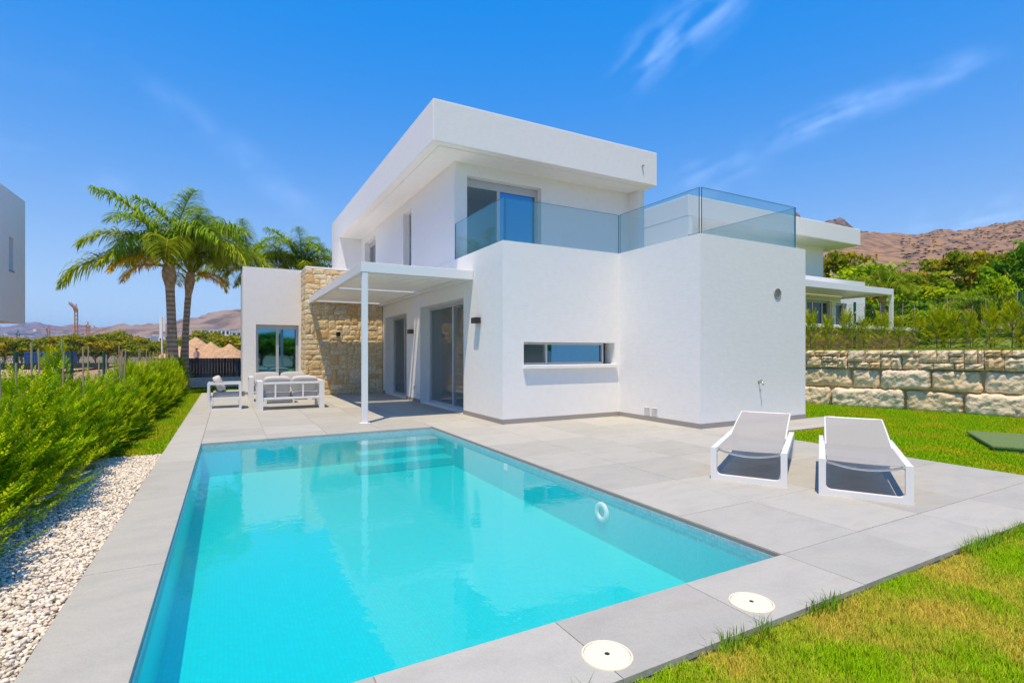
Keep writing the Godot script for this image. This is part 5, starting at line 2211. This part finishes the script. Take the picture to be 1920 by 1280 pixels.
func build_lawns() -> void:
	structure("lawn", flat(-3.0, -9.0, 7.1, 1.535, -0.035), M.turf)
	structure("lawn", flat(7.105, -9.0, 17.0, 5.145, -0.035), M.turf)
	structure("lawn", flat(10.405, 5.145, 17.0, 5.955, -0.035), M.turf)
	structure("lawn", flat(9.575, 5.955, 17.0, 16.0, -0.035), M.turf)
	structure("lawn", flat(-2.4, 7.83, -0.725, 21.7, -0.035), M.turf)
	structure("lawn", flat(-0.725, 18.505, 0.37, 21.7, -0.035), M.turf)
	var near := tuft(11, 0.032, 0.0013, 0.016, 900)
	var mid := tuft(12, 0.036, 0.0021, 0.026, 901)
	var all := func(_x: float, _f: float) -> bool: return true
	var green := Color(0.28, 0.50, 0.004)
	var dry := Color(0.62, 0.50, 0.08)
	grass("front_grass", "short patchy green and straw-coloured lawn along the near terrace edge", near, scatter(0.4, 0.15, 6.3, 1.53, 6500, -0.036, func(x: float, f: float) -> bool: return f < 1.53 - 0.012 and x < 1.2 + f * 4.5 + 2.0 and x > 0.5 + f * 0.3), green, dry, 0.28, 910)
	# longer blades that lean over the terrace edge
	var edge := tuft(7, 0.075, 0.0016, 0.02, 902)
	grass("edge_grass", "longer green grass blades growing along the terrace edge", edge, scatter(0.9, 1.47, 6.3, 1.54, 1500, -0.036, func(x: float, _f: float) -> bool: return sin(x * 3.1) + sin(x * 7.7) * 0.6 > (-0.1 if x < 2.2 or x > 3.4 else 1.2)), Color(0.13, 0.28, 0.016), Color(0.22, 0.31, 0.02), 0.2, 911)
	grass("side_grass", "bright green lawn between the terrace and the stone retaining wall", mid, scatter(7.11, 0.8, 14.2, 5.14, 1500, -0.036, func(x: float, f: float) -> bool: return x < 13.45 - (f - 4.0) * 0.22) + scatter(9.6, 5.96, 13.3, 10.0, 1300, -0.036, func(x: float, f: float) -> bool: return x < 13.45 - (f - 4.0) * 0.22) + scatter(10.42, 5.14, 13.3, 5.96, 1500, -0.036, all), Color(0.22, 0.44, 0.003), Color(0.42, 0.42, 0.015), 0.18, 912)
	grass("strip_grass", "narrow green lawn between the hedge and the terrace", mid, scatter(-2.0, 7.85, -0.74, 21.6, 1500, -0.036, all) + scatter(-0.74, 18.52, 0.36, 21.6, 1200, -0.036, all), Color(0.22, 0.40, 0.004), Color(0.42, 0.39, 0.02), 0.2, 913)
	var strip := []
	for k in 6000:
		strip.append(wp(rng.randf_range(-4.0, 6.0), rng.randf_range(0.1, 1.5), 1.26))
	grass("wall_top_grass", "green grass strip on top of the stone retaining wall", tuft(9, 0.07, 0.003, 0.03, 903), strip, Color(0.17, 0.30, 0.014), Color(0.3, 0.3, 0.03), 0.15, 914)


func build_gravel() -> void:
	structure("gravel_bed", flat(-2.4, -3.0, -0.725, 7.825, -0.05), M.gravel_bed)
	var r := RandomNumberGenerator.new()
	r.seed = 950
	# one faceted pebble
	var pb := MB.new()
	pb.colored = true
	var lat := 5
	var lon := 8
	for i in lat + 1:
		for j in lon:
			var th := PI * i / lat
			var ph := TAU * j / lon
			var d := Vector3(sin(th) * cos(ph), cos(th) * 0.62, sin(th) * sin(ph) * 0.8)
			d *= 1.0 + 0.16 * sin(ph * 2.0 + i) * sin(th)
			pb.put(d, Vector3(d.x, d.y * 2.0, d.z))
	for i in lat:
		for j in lon:
			var a := i * lon + j
			var b := i * lon + (j + 1) % lon
			pb.face(a, b, b + lon, pb.n[a] + pb.n[b + lon])
			pb.face(a, b + lon, a + lon, pb.n[a] + pb.n[b + lon])
	var mm := MultiMesh.new()
	mm.transform_format = MultiMesh.TRANSFORM_3D
	mm.use_colors = true
	mm.mesh = pb.mesh()
	mm.instance_count = 30000
	for k in 30000:
		var f := r.randf_range(1.8, 7.85)
		var x := r.randf_range(-1.9, -0.735)
		var s := r.randf_range(0.007, 0.015)
		var b := Basis.from_euler(Vector3(r.randf_range(-0.6, 0.6), r.randf() * TAU, r.randf_range(-0.6, 0.6))).scaled(Vector3(s, s, s))
		mm.set_instance_transform(k, Transform3D(b, V(x, -0.046 + r.randf() * 0.02, f)))
		var t := r.randf_range(0.62, 1.1)
		var warm := r.randf()
		mm.set_instance_color(k, Color(t, t * lerpf(0.98, 0.92, warm), t * lerpf(0.96, 0.80, warm)))
	var o := MultiMeshInstance3D.new()
	o.name = numbered("gravel")
	o.multimesh = mm
	o.material_override = M.pebble
	add_child(o)
	meta(o, "strip of white gravel between the hedge and the pool edge", "gravel", "", "stuff")


# ---------------------------------------------------------------- small things

func build_small_things() -> void:
	for q in [[1.37, 1.69, "round cream skimmer lid with grass growing over its rim"], [2.29, 1.70, "round cream skimmer lid lying clear of the grass"]]:
		var t := thing("skimmer_lid", q[2], "lid", V(q[0], 0.0, q[1]), 0.0, "round lids in the pool surround")
		var rim := MB.new()
		rim.lathe([Vector2(0.097, 0.004), Vector2(0.097, 0.0075), Vector2(0.103, 0.0078), Vector2(0.106, 0.005), Vector2(0.106, 0.0)], 48)
		part(t, "rim", rim, M.cream)
		var lid := MB.new()
		lid.lathe([Vector2(0.0, 0.0085), Vector2(0.012, 0.0085), Vector2(0.014, 0.0075), Vector2(0.05, 0.0075), Vector2(0.052, 0.0066), Vector2(0.054, 0.0075), Vector2(0.092, 0.0072), Vector2(0.095, 0.005)], 48)
		part(t, "lid", lid, M.cream)
		var hole := MB.new()
		hole.lathe([Vector2(0.0, 0.0095), Vector2(0.010, 0.0095), Vector2(0.0112, 0.0085)], 20)
		part(t, "finger_hole", hole, M.dark)
	# turf-covered hatch in the lawn
	var h := thing("lawn_hatch", "square hatch covered in dark artificial turf with a green edge on the lawn", "hatch", V(9.5, -0.03, 2.80), 0.52)
	var bs := MB.new()
	bs.cbox(Vector3(-0.72, -0.03, -0.5), Vector3(0.72, 0.045, 0.5), 0.008)
	part(h, "frame", bs, M.mat_edge)
	var tp := MB.new()
	tp.cbox(Vector3(-0.75, 0.046, -0.53), Vector3(0.75, 0.085, 0.53), 0.01)
	part(h, "turf_top", tp, M.mat_green)
	# somebody standing on the site in front of the sand heap
	var at := px(368, 660, 50.0)
	var pe := thing("person", "person in a pink top standing in front of the sand heap", "person", Vector3(at.x, -0.14, at.z), -YAW + 0.4)
	var body := MB.new()
	body.xf = Transform3D(Basis(Vector3(1.25, 0, 0), Vector3.UP, Vector3(0, 0, 0.85)), Vector3.ZERO)
	body.tube([Vector3(0, 0.86, 0), Vector3(0, 1.0, 0), Vector3(0, 1.2, 0.02), Vector3(0, 1.38, 0.03), Vector3(0, 1.46, 0.03), Vector3(0, 1.5, 0.04), Vector3(0, 1.55, 0.05), Vector3(0, 1.62, 0.06), Vector3(0, 1.7, 0.06), Vector3(0, 1.76, 0.05)], [0.13, 0.14, 0.15, 0.16, 0.11, 0.05, 0.055, 0.085, 0.085, 0.03], 14)
	body.xf = Transform3D()
	part(pe, "body", body, M.skin)
	var sh := MB.new()
	sh.xf = Transform3D(Basis(Vector3(1.25, 0, 0), Vector3.UP, Vector3(0, 0, 0.85)), Vector3.ZERO)
	sh.tube([Vector3(0, 0.88, 0), Vector3(0, 1.2, 0.02), Vector3(0, 1.38, 0.03), Vector3(0, 1.47, 0.03)], [0.15, 0.165, 0.175, 0.09], 14)
	sh.xf = Transform3D()
	for s in [-1.0, 1.0]:
		sh.tube([Vector3(0.19 * s, 1.40, 0.03), Vector3(0.25 * s, 1.15, 0.02), Vector3(0.24 * s, 0.92, 0.12)], [0.06, 0.05, 0.04], 8)
	part(pe, "shirt", sh, M.shirt)
	var tr := MB.new()
	for s in [-1.0, 1.0]:
		tr.tube([Vector3(0.09 * s, 0.02, 0), Vector3(0.09 * s, 0.45, 0.02), Vector3(0.07 * s, 0.92, 0)], [0.055, 0.07, 0.11], 10)
	part(pe, "trousers", tr, M.trousers)
	var hr := soft_box(Vector3(0.22, 0.16, 0.2), 2.2, 6)
	part(pe, "hair", hr, M.hair).position = Vector3(0, 1.71, 0.035)
